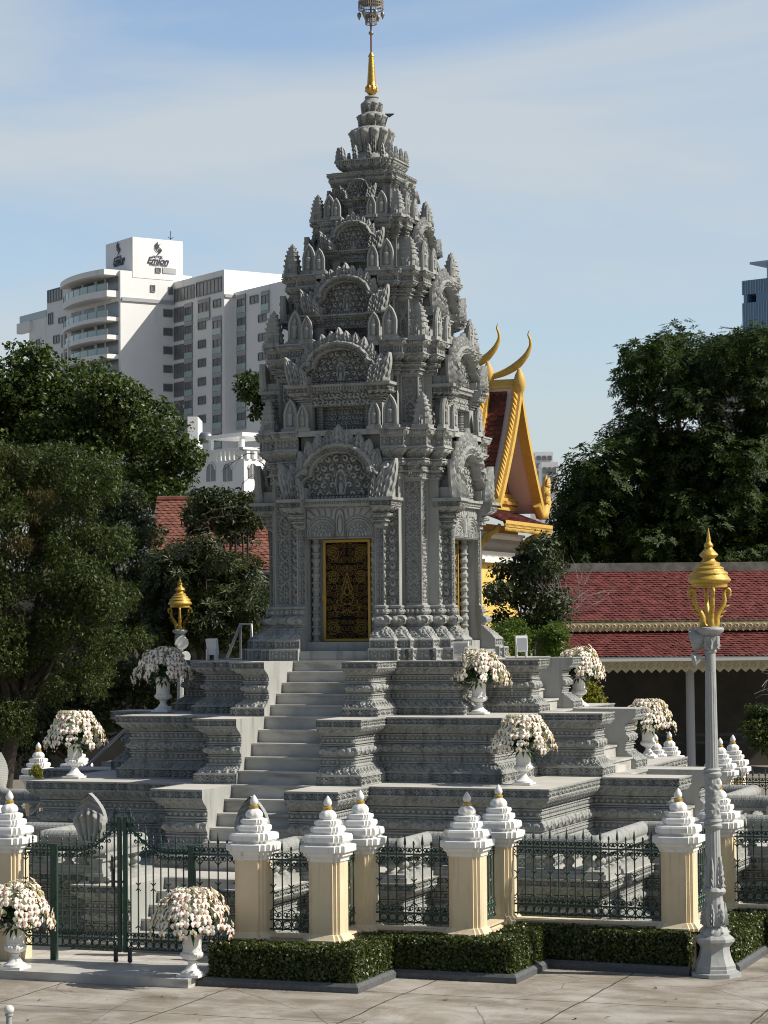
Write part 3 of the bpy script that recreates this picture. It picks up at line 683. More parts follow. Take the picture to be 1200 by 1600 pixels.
for r, z0, z1, n in [(.375, 9.12, 9.54, 12), (.25, 9.58, 9.815, 10), (.185, 9.85, 10.045, 8)]:
    g = G(); g.grid(lotus(r, z0, z1, n)); g.lathe([(r*.95, z0-.14 if r > .3 else z0-.04), (r*.80, z0-.02), (r*.70, z0+.02)], n=32); g.lathe([(r*.98, z1-.01), (r*.86, z1+.02), (r*.72, z1+.05)], n=32)
    h_ = z1-z0
    for i in range(n+2):
        l2 = G(); leaf_mesh(l2, (0, -r*.74, z0+.01), (0, -.26, .966), (1, 0, 0), (0, -.966, -.26), h_*.92, 2*PI*r*.86/(n+2), .045*(r/.375)**.6, nr=14, nc=9); g.merge(l2, rotz(i*2*PI/(n+2)))
    g.build('lotus_course', STONE, stupa, smooth=60)
g = G(); g.lathe([(.10, 10.04), (.125, 10.07), (.135, 10.10), (.11, 10.13), (.13, 10.145), (.12, 10.17), (.05, 10.19)], n=28); g.build('lotus_course', STONE, stupa, smooth=40)
g = G(); g.lathe([(.045, 10.15), (.04, 10.20), (.075, 10.22), (.10, 10.26), (.108, 10.30), (.10, 10.34), (.084, 10.36), (.078, 10.45), (.064, 10.65), (.05, 10.86), (.046, 10.89), (.058, 10.90), (.056, 10.92), (.04, 10.94), (.035, 10.96), (.012, 10.99)], n=28, flute=None)
for i in range(10):
    a = i*2*PI/10; l2 = G(); leaf_mesh(l2, (0, -.095, 10.26), (0, 0, 1), (1, 0, 0), (0, -1, 0), .11, .06, .014, nr=7, nc=5); g.merge(l2, rotz(a))
spire = g.build('gilded_spire', GOLD, stupa, smooth=40)
RODM = mat('brown_rod', (.22, .10, .07), .5, metal=.3)
SILV = mat('silver_metal', (.36, .33, .29), .45, (.22, .19, .15), 30, metal=.5)
g = G(); g.tube([(0, 0, 10.97), (0, 0, 12.6)], .018, 8); rod = g.build('rod', RODM, spire)
g = G(); g.lathe([(.005, 11.29), (.038, 11.31), (.05, 11.335), (.038, 11.36), (.005, 11.38)], n=16); g.build('ball', SILV, spire, smooth=60)
for zc_, rr, hh, nb in [(11.50, .10, .17, 10), (11.77, .225, .14, 18), (12.1, .16, .12, 12)]:
    g = G(); n_ = 24
    for z in (zc_, zc_+hh*.42, zc_+hh): g.ring((0, 0, z), (1, 0, 0), (0, 1, 0), rr, .009, 24, 5)
    g.lathe([(rr*1.01, zc_+hh*.8), (rr*1.01, zc_+hh)], n=24, caps=False); g.lathe([(rr, zc_+hh), (.02, zc_+hh*1.25)], n=24, caps=False)
    for i in range(nb*2):
        a = i*PI/nb; g.tube([(rr*math.cos(a), rr*math.sin(a), zc_), (rr*math.cos(a), rr*math.sin(a), zc_+hh*.85)], .006, 4)
    g.build('pierced_umbrella', SILV, spire)
for i in range(6):
    a = i*PI/3+.25; x, y = .215*math.cos(a), .215*math.sin(a); g = G()
    g.tube([(x, y, 11.77), (x, y, 11.72)], .004, 4); g.lathe([(.006, 11.58), (.022, 11.62), (.042, 11.66), (.035, 11.70), (.008, 11.725)], (x, y, 0), 8); g.build('pendant', SILV, spire, smooth=50)
g = G(); e = np.array([.30*HR[0], .30*HR[1], 0]); g.tube([e*.75+[0, 0, 9.6], e*1.0+[0, 0, 9.83]], .008, 5); g.slab([e*.8+[0, 0, 9.86], e*1.35+[0, 0, 9.86], e*1.05+[0, 0, 9.80]], np.array([-HR[1], HR[0], 0])*.08)
g.build('spotlight_arm', DARKM, stupa)

# ------------------------------------------------------------------ gilded doors
DOORB = mat('black_lacquer', (.006, .005, .004), .7, spec=.15); DOORG = mat('gilt_tracery', (.33, .215, .05), .5, (.20, .125, .03), 20, metal=.25)
DOORF = mat('gilt_frame', (.46, .30, .055), .5, metal=.35)
def door_mesh():
    fr, bk, tr = G(), G(), G(); W2, H2, z0 = .44, 1.765, .325; y = -1.73+.335
    for x0, x1, a, b in [(-W2, -W2+.045, z0, z0+H2), (W2-.045, W2, z0, z0+H2), (-W2+.045, W2-.045, z0, z0+.045), (-W2+.045, W2-.045, z0+H2-.045, z0+H2)]: fr.box(x0, x1, y-.03, y+.02, a, b)
    bk.box(-W2+.045, W2-.045, y-.004, y+.01, z0+.045, z0+H2-.045)
    r_ = random.Random(4)
    def curl(cx, cz, rad, a0, turns, sg, th=.006):
        t = np.linspace(0, 1, int(18*turns)+6); rr = rad*(1-.85*t); a = a0+sg*2*PI*turns*t
        for mx_ in (1, -1):
            P = np.stack([mx_*(cx+rr*np.cos(a)), 0*t+y-.012, cz+rr*np.sin(a)], 1); P[:, 0] = np.clip(P[:, 0], -W2+.05, W2-.05); P[:, 2] = np.clip(P[:, 2], z0+.05, z0+H2-.05); tr.tube(P, th, 4)
    for cz in np.arange(z0+.11, z0+H2-.05, .118):
        for cx in (.055, .15, .245, .335):
            curl(cx+r_.uniform(-.012, .012), cz+r_.uniform(-.02, .02), r_.uniform(.052, .066), r_.uniform(0, 6.28), r_.choice([1.3, 1.7, 2.1]), r_.choice([1, -1]), .0046)
    for cz, rad in [(z0+.22, .12), (z0+1.52, .12), (z0+1.12, .11)]: curl(.26, cz, rad, .5, 2.4, 1, .008)
    # figure in the middle
    for pts in [[(0, 1.15), (.05, .98), (.10, .86), (.07, .78), (.12, .70), (.09, .62), (.03, .60)], [(0, 1.02), (.03, .9), (.05, .8), (0, .74)], [(.0, .60), (.14, .56), (.2, .62), (.17, .68)], [(0, .5), (.1, .44), (.22, .48), (.24, .56)]]:
        for mx_ in (1, -1): tr.tube([(mx_*a, y-.014, z0+b+.05) for a, b in pts], .010, 4)
    return fr, bk, tr
fr, bk, tr = door_mesh(); dm = fr.mesh('door', DOORF, org=(0, 0, GZ)); bm_ = bk.mesh('panel', DOORB, org=(0, 0, GZ)); tm = tr.mesh('tracery', DOORG, org=(0, 0, GZ))
lk = G(); lk.box(-.45, -.38, -1.45, -1.42, 1.03, 1.13); lk.box(-.44, -.40, -1.47, -1.45, 1.06, 1.10); lkm = lk.mesh('lock', DOORF, org=(0, 0, GZ))
for q in range(4):
    d0 = put('gilded_door', dm, stupa, rz=q*PI/2); put('panel', bm_, d0); put('tracery', tm, d0); put('lock', lkm, d0)
def leaves(g, P, Nn, w, l, jit, r, droop=0.0, mi=0, size_var=.35):
    """one folded quad per leaf: P positions, Nn preferred normals"""
    m_ = len(P); n = Nn+r.normal(0, jit, (m_, 3)); n /= np.linalg.norm(n, axis=1)[:, None]+1e-9
    d = r.normal(0, 1, (m_, 3)); d[:, 2] -= droop; d -= n*np.sum(d*n, 1)[:, None]; d /= np.linalg.norm(d, axis=1)[:, None]+1e-9
    s = np.cross(n, d); k = np.clip(1+r.normal(0, size_var, m_), .45, 1.9)[:, None]
    a = P-d*l*.5*k; b = P+s*w*k+n*w*.25*k; c = P+d*l*.55*k; e = P-s*w*k+n*w*.25*k
    V = np.stack([a, b, c, e], 1).reshape(-1, 3); i = np.arange(m_)*4
    g.add(V, np.stack([i, i+1, i+2, i+3], 1), mi)
# ================================================================== terrace and naga balustrades
TERR = -3.18; CT = -4.125
terrace = thing('terrace', 'low carved stone terrace carrying the naga balustrades round the stupa', 'terrace', (0, 0, GZ))
pf = tier_profile(-4.16, TERR)
g = G()
g.add([(-5.8, -5.8, TERR), (5.8, -5.8, TERR), (5.8, 5.8, TERR), (-5.8, 5.8, TERR)], np.array([(0, 1, 2, 3)]))
for q in range(4):
    for x0, x1, y0, y1 in [(-5.87, 5.87, -5.87, -5.8), (-3.2, 3.2, -7.07, -5.87), (.72, 1.62, -8.5, -7.07), (-1.62, -.72, -8.5, -7.07)]:
        v = np.array([(x0, y0, TERR), (x1, y0, TERR), (x1, y1, TERR), (x0, y1, TERR)])@rotz(q*PI/2).T; g.add(v, np.array([(0, 1, 2, 3)]))
tt = g.build('floor_slab', CREAM, terrace)
g = G(); sweep(g, [(.72, -8.5), (1.62, -8.5), (1.62, -7.07), (3.2, -7.07), (3.2, -5.87), (5.87, -5.87), (5.87, -3.2), (7.07, -3.2), (7.07, -1.62), (8.5, -1.62), (8.5, -.72)], pf)
w0 = g.build('carved_wall', STONE, terrace, smooth=40)
g = G(); cutwall(g, pf, .72, -8.5, -6.5, 1); c0 = g.build('stair_cheek', STONE_S, terrace); g = G(); cutwall(g, pf, -.72, -8.5, -6.5, -1); c1_ = g.build('stair_cheek', STONE_S, terrace)
g = G()
for i in range(6):
    y, z = -7.2-.26*i, TERR-.175*i
    g.box(-.718, .718, y+.03, -6.3, z-.25, z-.035 if i else z-.036); g.box(-.718, .718, y, y+.6, z-.034, z-.001*(i == 0))
s0_ = g.build('stair', MARBLE, terrace)
for q in (1, 2, 3):
    for o, nm in ((w0, 'carved_wall'), (c0, 'stair_cheek'), (c1_, 'stair_cheek'), (s0_, 'stair')): put(nm, o.data, terrace, rz=q*PI/2)

def scaly_rail(g, p, q, r, z):
    p, q = np.array(p, float), np.array(q, float); L_ = np.linalg.norm(q-p); t = (q-p)/L_; sd = np.array([t[1], -t[0]])
    nc = max(4, int(L_/.014)); na = 44; u = np.linspace(0, L_, nc)[None, :]; a = np.linspace(-PI*.42, PI*1.42, na)[:, None]
    h = .010*(sst(np.cos(2*PI*(u/.07+a/.55))*np.cos(2*PI*(u/.07-a/.55)), -.5, .3))
    rr = r+h; x = rr*np.cos(a); zz = rr*np.sin(a)
    P = np.zeros((na, nc, 3)); P[..., 0] = p[0]+t[0]*u+sd[0]*x; P[..., 1] = p[1]+t[1]*u+sd[1]*x; P[..., 2] = z+zz
    g.grid(P, flip=True)
def naga_hood():
    """fan-shaped hood of many heads, facing -y, foot at the origin"""
    g = G(); H, Wd = .80, .27; nr, nc = 70, 49
    t = np.linspace(0, 1, nr)[:, None]; u = np.linspace(-1, 1, nc)[None, :]
    wd = np.interp(t[:, 0], [0, .06, .14, .26, .42, .56, .70, .83, .93, 1.0], [.085, .10, .145, .205, .258, .268, .228, .15, .07, .004])[:, None]
    wd = np.where(t > .5, .004+.262*np.clip(1-np.clip((t-.5)/.5, 0, 1)**1.9, 0, 1)**.95, np.minimum(wd, .266))
    x = u*wd; z = t*H; lean = -.045*t**2.2
    nk = np.abs(np.cos(u*PI*2.5)); neck = .050*nk*(1-sst(t, .52-.16*np.abs(u)**1.5+.12, .62-.16*np.abs(u)**1.5+.12))
    hd_t = .62-.20*np.abs(u)**1.6; head = .050*nk**.5*np.exp(-((t-hd_t)/.055)**2)+.03*nk*np.exp(-((t-hd_t-.09)/.03)**2)
    rays = .020*np.cos(t*52+np.abs(u)*7)*sst(t, .66-.2*np.abs(u)**1.6, .72-.2*np.abs(u)**1.6)*(np.abs(u) < .86)
    rim = .016*sst(np.abs(u), .86, .93)*sst(t, .14, .25)
    edge = np.clip((1-np.abs(u))*14, 0, 1)
    f = (.03+neck+head+rays+rim)*edge+.0
    g.grid(np.stack([x, lean-f, z+0*u], -1))
    sc = .010*sst(np.cos(2*PI*(z/.07+x/.07))*np.cos(2*PI*(z/.07-x/.07)), -.4, .3)
    b = (.045+sc+.03*(1-u*u))*edge
    g.grid(np.stack([x, lean+b, z+0*u], -1), flip=True)
    return g
hood = naga_hood(); hood_me = hood.mesh('naga_hood', STONE_S, 50)
npath = [(1.30, -8.2), (1.30, -6.85), (2.95, -6.85), (2.95, -5.62), (5.62, -5.62), (5.62, -2.95), (6.85, -2.95), (6.85, -1.30), (8.2, -1.30)]
zr = -2.665
bal = G(); bal.lathe([(.085, 0), (.085, .035), (.06, .045), (.052, .07), (.085, .10), (.09, .125), (.085, .15), (.052, .18), (.06, .205), (.085, .215), (.085, .25)], n=14); bal_me = bal.mesh('baluster', STONE_S, 40)
stub = G()
for w, a, b in [(.15, 0, .05), (.12, .05, .10), (.10, .10, .22), (.13, .22, .26)]: stub.box(-w, w, -w, w, a, b)
stub_me = stub.mesh('pedestal', STONE)
nlab = {0: 'scaly stone naga balustrade right of the front stairs, nearest the fence', 1: 'stone naga balustrade beyond the far side of the right stairs',
        2: 'stone naga balustrade at the back of the stupa', 3: 'stone naga balustrade left of the front stairs, behind the iron gate'}
nb0 = thing('naga_balustrade', nlab[0], 'balustrade', (0, 0, TERR), group='naga balustrades round the stupa')
g = G()
for i, (p, q) in enumerate(zip(npath[:-1], npath[1:])): scaly_rail(g, p, q, .115, zr)
for p in npath[1:-1]: g.lathe([(.09, zr-.1), (.115, zr-.06), (.128, zr), (.115, zr+.06), (.06, zr+.11), (.01, zr+.125)], (p[0], p[1], 0), 16)
g.build('scaly_rail', STONE, nb0, smooth=50)
g = G(); hw = .11
def offpath(path, w0, w1):
    p, nn, ln, ms = norms(path); return p+ms*w0, p+ms*w1
for a, b, w in [(TERR+.001, TERR+.075, .17), (TERR+.075, TERR+.12, .14), (-2.81, -2.76, .13), (-2.76, -2.70, .10)]:
    pi_, po_ = offpath(npath, -w, w); n = len(npath)
    for z, fl in ((a, True), (b, False)):
        P = np.stack([np.c_[po_, np.full(n, z)], np.c_[pi_, np.full(n, z)]]); g.grid(P, flip=fl)
    for e in (0, n-1): g.poly([(*po_[e], a), (*pi_[e], a), (*pi_[e], b), (*po_[e], b)])
    for e, fl in ((po_, False), (pi_, True)):
        P = np.stack([np.c_[e, np.full(n, a)], np.c_[e, np.full(n, b)]]); g.grid(P, flip=fl)
g.build('rail_bed', STONE_S, nb0)
for p, q in zip(npath[:-1], npath[1:]):
    p, q = np.array(p), np.array(q); L_ = np.linalg.norm(q-p); n = max(2, round(L_/.30))
    for i in range(n):
        c = p+(q-p)*(i+.5)/n; put('baluster', bal_me, nb0, (c[0], c[1], .12), sc=(1, 1, 1))
for (x, y), a in ((npath[0], 0), (npath[-1], PI/2)):
    f = np.array([math.sin(a), -math.cos(a)])
    put('pedestal', stub_me, nb0, (x, y, .11), a)
    g = G(); P = [np.array([x, y, zr])-np.array([*f, 0])*.05, np.array([x, y, zr+.01])+np.array([*f, 0])*.10, np.array([x, y, zr+.06])+np.array([*f, 0])*.2, np.array([x, y, zr+.17])+np.array([*f, 0])*.24]
    g.tube(P, [.115, .12, .12, .10], 14); nk_ = g.build('neck', STONE, nb0, smooth=60)
    put('naga_hood', hood_me, nk_, (x+f[0]*.24, y+f[1]*.24, -2.63-TERR), a)
for q in (1, 2, 3):
    c = clone(nb0); c.rotation_euler = (0, 0, q*PI/2); c['label'] = nlab[q]

# ================================================================== ground, court, pavement
def paving(name, c1, c2, joint, step, off, wd, crack):
    M = mat(name, c1, .85, c2, .55, .25, 18, spec=.25, contrast=(.3, .7), streak=((c1[0]*.62, c1[1]*.60, c1[2]*.56), (.5, 1.5, 1), .48, .72), coord='World'); nt = M.node_tree; N = nt.nodes; L = nt.links
    b = N['Principled BSDF']; src = b.inputs['Base Color'].links[0].from_socket
    geo = N.new('ShaderNodeNewGeometry'); sep = N.new('ShaderNodeSeparateXYZ')
    nz = N.new('ShaderNodeTexNoise'); nz.inputs['Scale'].default_value = .8; nz.inputs['Detail'].default_value = 8; L.new(geo.outputs['Position'], nz.inputs['Vector'])
    ma = N.new('ShaderNodeVectorMath'); ma.operation = 'MULTIPLY_ADD'; ma.inputs[1].default_value = (.16, .16, 0); L.new(nz.outputs['Color'], ma.inputs[0]); L.new(geo.outputs['Position'], ma.inputs[2])
    L.new(ma.outputs[0], sep.inputs[0]); mins = []
    for ax, o in ((0, off[0]), (1, off[1])):
        a = N.new('ShaderNodeMath'); a.operation = 'SUBTRACT'; L.new(sep.outputs[ax], a.inputs[0]); a.inputs[1].default_value = o+.05
        p = N.new('ShaderNodeMath'); p.operation = 'PINGPONG'; L.new(a.outputs[0], p.inputs[0]); p.inputs[1].default_value = step/2; mins.append(p)
    mn = N.new('ShaderNodeMath'); mn.operation = 'MINIMUM'; L.new(mins[0].outputs[0], mn.inputs[0]); L.new(mins[1].outputs[0], mn.inputs[1])
    r = N.new('ShaderNodeMapRange'); r.inputs['From Min'].default_value = wd*.3; r.inputs['From Max'].default_value = wd; L.new(mn.outputs[0], r.inputs['Value'])
    last = r.outputs[0]
    if crack:
        v = N.new('ShaderNodeTexVoronoi'); v.feature = 'DISTANCE_TO_EDGE'; v.inputs['Scale'].default_value = .33; L.new(ma.outputs[0], v.inputs['Vector'])
        rr = N.new('ShaderNodeMapRange'); rr.inputs['From Min'].default_value = .001; rr.inputs['From Max'].default_value = .004; L.new(v.outputs['Distance'], rr.inputs['Value'])
        rr.inputs['To Min'].default_value = .45
        m2 = N.new('ShaderNodeMath'); m2.operation = 'MULTIPLY'; L.new(last, m2.inputs[0]); L.new(rr.outputs[0], m2.inputs[1]); last = m2.outputs[0]
    mx = N.new('ShaderNodeMix'); mx.data_type = 'RGBA'; L.new(last, mx.inputs['Factor']); mx.inputs[6].default_value = (*joint, 1); L.new(src, mx.inputs[7])
    n5 = N.new('ShaderNodeTexNoise'); n5.inputs['Scale'].default_value = 1.1; n5.inputs['Detail'].default_value = 12; n5.inputs['Roughness'].default_value = .72; n5.inputs['Distortion'].default_value = .6; L.new(geo.outputs['Position'], n5.inputs['Vector'])
    r5 = N.new('ShaderNodeValToRGB'); r5.color_ramp.elements[0].position = .42; r5.color_ramp.elements[1].position = .60; r5.color_ramp.elements[0].color = (.70, .66, .60, 1) if crack else (.85, .85, .85, 1); r5.color_ramp.elements[1].color = (1, 1, 1, 1); L.new(n5.outputs['Fac'], r5.inputs['Fac'])
    m5 = N.new('ShaderNodeMix'); m5.data_type = 'RGBA'; m5.blend_type = 'MULTIPLY'; m5.inputs['Factor'].default_value = 1; L.new(mx.outputs[2], m5.inputs[6]); L.new(r5.outputs['Color'], m5.inputs[7])
    for l in list(b.inputs['Base Color'].links): L.remove(l)
    L.new(m5.outputs[2], b.inputs['Base Color']); return M
PAVE = paving('concrete_paving', (.32, .298, .264), (.42, .395, .352), (.07, .058, .046), 2.38, (1.97, -12.7), .020, True)
COURT = paving('court_marble', (.58, .56, .52), (.50, .48, .44), (.30, .28, .25), .6, (0, 0), .012, False)
EARTH = mat('bare_earth', (.26, .235, .195), .95, (.17, .16, .13), .3, .3, 6, coord='World')
g = G(); g.add([(-900, -900, GZ-.012), (900, -900, GZ-.012), (900, 900, GZ-.012), (-900, 900, GZ-.012)], np.array([(0, 1, 2, 3)])); g.build('ground', EARTH, kind='structure')
g = G(); g.add([(-40, -45, GZ), (60, -45, GZ), (60, 14, GZ), (-40, 14, GZ)], np.array([(0, 1, 2, 3)])); g.build('pavement', PAVE, kind='structure')
fq = [(1.87, -9.68), (2.95, -9.64), (2.98, -8.5), (4.55, -8.45), (4.53, -6.97), (7.2, -7.05), (7.22, -4.6), (8.5, -4.58), (8.5, -2.95), (9.7, -2.95), (9.7, -1.87)]
poly = []
for q in range(4): poly += [tuple(rotz(q*PI/2)[:2, :2]@np.array(p)) for p in fq]
g = G(); g.prism(poly, GZ, CT); g.build('court_floor', COURT, kind='structure')
g = G(); g.prism([(-3.0, -10.83), (1.40, -10.83), (1.40, -9.5), (-3.0, -9.5)], GZ, -4.10)
g.build('gate_step', MARBLE, kind='structure')

LITTER = leafmat('fallen_leaf', (.10, .04, .02), (.24, .13, .05), .8, 0)
rl = np.random.default_rng(12)
for i in range(26):
    u, v = rl.uniform(20, 1190), rl.uniform(1545, 1598); p = at_plane(u, v, (0, 0, GZ), np.array([0, 0, 1.0]))
    g = G(); leaves(g, np.array([[0, 0, .012]]), np.array([[0, 0, 1.0]]), .018, .07, .2, rl); o = put('fallen_leaf', g.mesh('fallen_leaf', LITTER), None, tuple(p)); tag(o, 'small brown fallen leaf lying on the paving', 'leaf', 'fallen leaves on the paving', 'thing')
# ================================================================== fence: pillars, low walls, iron panels
def redent(a, p1=.66, p2=.84):
    q = [(p1, -1), (p1, -p2), (p2, -p2), (p2, -p1), (1, -p1)]; out = []
    for k in range(4): out += [tuple(rotz(k*PI/2)[:2, :2]@np.array(v)*a) for v in q]
    return out
def column(g, prof, n=None):
    """stack of redented cross-sections [(half, z)]"""
    ring = np.array(redent(1.0)); k = len(ring); rows = [np.c_[ring*a, np.full(k, z)] for a, z in prof]
    i = np.arange(k); j = (i+1) % k
    f = np.concatenate([np.stack([r*k+i, r*k+j, (r+1)*k+j, (r+1)*k+i], 1) for r in range(len(prof)-1)])
    g.add(np.concatenate(rows), f); g.poly(rows[-1]); return g
shaft = column(G(), [(.265, 0), (.265, .50), (.245, .505), (.245, .52), (.30, .535), (.30, .575), (.285, .59), (.245, .64), (.227, .65), (.227, 1.66)]).mesh('shaft', YELLOW)
cap = column(G(), [(.227, 1.62), (.245, 1.63), (.245, 1.66), (.262, 1.68), (.285, 1.70), (.29, 1.735), (.315, 1.75), (.328, 1.757), (.328, 1.835), (.318, 1.845), (.25, 1.85), (.245, 1.865), (.275, 1.885), (.289, 1.90), (.289, 1.955), (.275, 1.985), (.19, 1.992), (.185, 2.005), (.20, 2.02), (.206, 2.035), (.206, 2.07), (.195, 2.09), (.15, 2.095), (.147, 2.105), (.158, 2.12), (.163, 2.14), (.155, 2.17), (.12, 2.18), (.11, 2.185)]).mesh('cap', WHITE)
gb = G(); gb.lathe([(.095, 2.18), (.118, 2.20), (.124, 2.225), (.118, 2.255), (.095, 2.285), (.06, 2.31), (.045, 2.32)], n=32, flute=(8, .05)); dome_me = gb.mesh('lotus_dome', WHITE, 60)
gb = G(); gb.lathe([(.04, 2.31), (.058, 2.315), (.064, 2.325), (.06, 2.338), (.064, 2.348), (.052, 2.355), (.04, 2.36)], n=20); ring_me = gb.mesh('gilt_ring', GOLDP, 60)
gb = G(); gb.lathe([(.03, 2.35), (.05, 2.375), (.058, 2.40), (.052, 2.43), (.034, 2.465), (.014, 2.492), (.002, 2.505)], n=20); bud_me = gb.mesh('bud_finial', WHITE, 60)
def pillar(x, y, label):
    t = thing('fence_pillar', label, 'pillar', (x, y, GZ), group='fence pillars round the stupa court')
    put('shaft', shaft, t); c = put('cap', cap, t); put('lotus_dome', dome_me, c); put('gilt_ring', ring_me, c); put('bud_finial', bud_me, c); return t
plab = {0: 'yellow pillar with white tiered cap right of the iron gate, behind the orchid urn', 1: 'yellow pillar with white cap where the first hedge corner juts out, second from the gate', 2: 'yellow pillar set back behind the second pillar from the gate, its cap overlapping that one',
        3: 'yellow pillar with white cap at the second hedge corner, mid front fence', 4: 'yellow pillar set back from the middle one, below the orchid urn on the lowest tier', 5: 'yellow pillar with white cap at the fence corner just left of the grey lamp post', 6: 'yellow pillar with white cap just right of the grey lamp post', -1: 'yellow pillar with white cap left of the iron gate, cut by the photo edge'}
bk = {(1, 2): 0}
pill = {}
for q in range(4):
    for i, p in enumerate(fq):
        x, y = rotz(q*PI/2)[:2, :2]@np.array(p)
        if q == 3 and i == 10: x = -1.95
        vis = (q == 0) or (q == 3) or (q == 1)
        if q == 0 and i in plab: lab = plab[i]
        elif q == 3 and i == 10: lab = plab[-1]
        elif q == 0: lab = 'yellow fence pillar on the right side of the court, outside the photo frame' if i > 6 else plab.get(i)
        elif q == 1: lab = {7: 'white-capped fence pillar right of the lamp post, nearer of the rear pair', 8: 'white-capped far fence pillar in the rear pair right of the lamp post', 9: 'white-capped fence pillar behind the orchid urn on the right, left one of two', 10: 'white-capped fence pillar behind the orchid urn on the right, right one of two'}.get(i, 'white-capped fence pillar on the far right side of the court')
        elif q == 3: lab = {2: 'white-capped fence pillar beyond the orchid urn at the left edge of the stupa', }.get(i, 'white-capped fence pillar on the left side of the court')
        else: lab = 'white-capped fence pillar hidden behind the stupa'
        pill[q, i] = pillar(x, y, lab)

# iron panel members
def cscroll(g, o, ex, ez, r, th, flip=1, turns=1.35):
    t = np.linspace(0, 1, 15); rr = r*(1-.55*t); a = -PI/2+flip*2*PI*turns*t
    o = np.asarray(o, float)
    c = o+np.outer(rr*np.cos(a), ex)+np.outer(rr*np.sin(a), ez); g.tube(c, th, 4, caps=False)
def arc3(g, o, ex, ez, r, a0, a1, th, n=9):
    t = np.linspace(a0, a1, n); g.tube(np.asarray(o)+np.outer(r*np.cos(t), ex)+np.outer(r*np.sin(t), ez), th, 4, caps=False)
TH_ = .0105
def pickets(t, p, q, z0, ztop, n, sp, prof=None):
    """upright bars with spear or ball tips; ztop may be a function of the fraction along"""
    d = q-p; L_ = np.linalg.norm(d); ex = d/L_; cache = {}
    for i in range(n):
        f = (i+.5)/n; zt = ztop(f) if callable(ztop) else ztop; c = p+d*f; spear = i % 2 == sp
        key = (round(zt, 3), spear)
        if key not in cache:
            g = G(); g.tube([(0, 0, z0), (0, 0, zt)], TH_, 5)
            if spear: g.lathe([(.006, zt), (.018, zt+.01), (.008, zt+.022), (.022, zt+.06), (.016, zt+.10), (.003, zt+.19)], n=6)
            else: g.lathe([(.006, zt), (.018, zt+.012), (.008, zt+.024), (.016, zt+.05), (.016, zt+.07), (.004, zt+.095)], n=6)
            cache[key] = g.mesh('picket', IRON, org=(0, 0, GZ))
        o = put('picket', cache[key], t, (c[0]-ORG[t.name][0], c[1]-ORG[t.name][1], 0))
def panel_scrolls(g, p, q, n, zb, zt):
    d = q-p; L_ = np.linalg.norm(d); ex = np.array([*(d/L_), 0]); ez = np.array([0, 0, 1.0]); s = L_/n
    for i in range(n):
        c0 = np.array([*(p+d*(i/n)), 0]); c1 = np.array([*(p+d*((i+.5)/n)), 0]); e = np.array([*(p+d*((i+1)/n)), 0])
        if i: g.ring(c0+ez*(zb+.065), ex, ez, s*.40, .008, 12, 4)
        for sg, cc in ((1, c1), (-1, c1)):
            cscroll(g, cc+ex*sg*s*.33+ez*(zb+.155+s*.28), ex*sg, ez, s*.26, .007, 1)
            cscroll(g, cc+ex*sg*s*.30+ez*(zt+.055+s*.05), ex*sg, ez, s*.26, .007, 1)
            cscroll(g, cc+ex*sg*s*.30+ez*(zt-.065), ex*sg, -ez, s*.24, .007, 1)
        if i % 2 == 0:
            for zc, sg2 in ((-3.0, 1),):
                for sg in (1, -1): arc3(g, c1+ex*sg*s*.52+ez*zc, ex*sg, ez, s*.5, PI*.62, PI*1.38, .008)
            for sg in (1, -1):
                arc3(g, c1+ex*sg*s*.52+ez*(zb+.30), ex*sg, ez, s*.5, PI*.95, PI*1.42, .008); arc3(g, c1+ex*sg*s*.52+ez*(zt-.17), ex*sg, ez, s*.5, PI*.6, PI*1.05, .008)
def fence_panel(p, q, label, zb=-3.545, zt=-2.60):
    p, q = np.array(p, float), np.array(q, float); d = (q-p)/np.linalg.norm(q-p); p = p+d*.21; q = q-d*.21
    L_ = np.linalg.norm(q-p); n = max(3, round(L_/.126)); mid = (p+q)/2
    t = thing('iron_fence', label, 'iron fence', (mid[0], mid[1], GZ), group='green iron fence panels')
    pickets(t, p, q, zb-.03, zt+.09, n, n % 2)
    ex = np.array([*d, 0]); sd = np.array([-d[1], d[0], 0]); c = np.array([*mid, 0])
    for z in (zb, zb+.13, zt): g = G(); g.obox(c+np.array([0, 0, z]), ex*(L_/2+.03), sd*.010, np.array([0, 0, .012])); g.build('rail', IRON, t)
    g = G(); panel_scrolls(g, p, q, n, zb, zt); g.build('lattice', IRON, t); return t
def low_wall(p, q, label):
    p, q = np.array(p, float), np.array(q, float); d = (q-p)/np.linalg.norm(q-p); sd = np.array([-d[1], d[0], 0]); c = np.array([*((p+q)/2), 0]); ex = np.array([*d, 0])*(np.linalg.norm(q-p)/2-.18)
    t = thing('low_wall', label, 'low wall', (c[0], c[1], GZ), group='low walls under the fence panels')
    g = G(); g.obox(c+np.array([0, 0, (GZ-3.74)/2]), ex, sd*.11, np.array([0, 0, (-3.74-GZ)/2])); g.build('wall', YELLOW, t)
    g = G(); g.obox(c+np.array([0, 0, -3.715]), ex, sd*.15, np.array([0, 0, .024])); g.obox(c+np.array([0, 0, -3.665]), ex, sd*.125, np.array([0, 0, .026])); g.obox(c+np.array([0, 0, -3.625]), ex, sd*.16, np.array([0, 0, .0135])); g.build('coping', YELLOW, t)
seglab = {0: 'between the gate pillar and the first hedge corner', 1: 'running back behind the second pillar from the gate', 2: 'between the set-back pillar and the middle pillar', 3: 'running back behind the middle pillar', 4: 'below the right orchid urn, widest of the front', 5: 'running back behind the lamp post', 6: 'right of the lamp post at the photo edge'}
for i in range(7):
    fence_panel(fq[i], fq[i+1], 'green iron fence panel with spear tips '+seglab[i]); low_wall(fq[i], fq[i+1], 'low cream wall under the iron panel '+seglab[i])
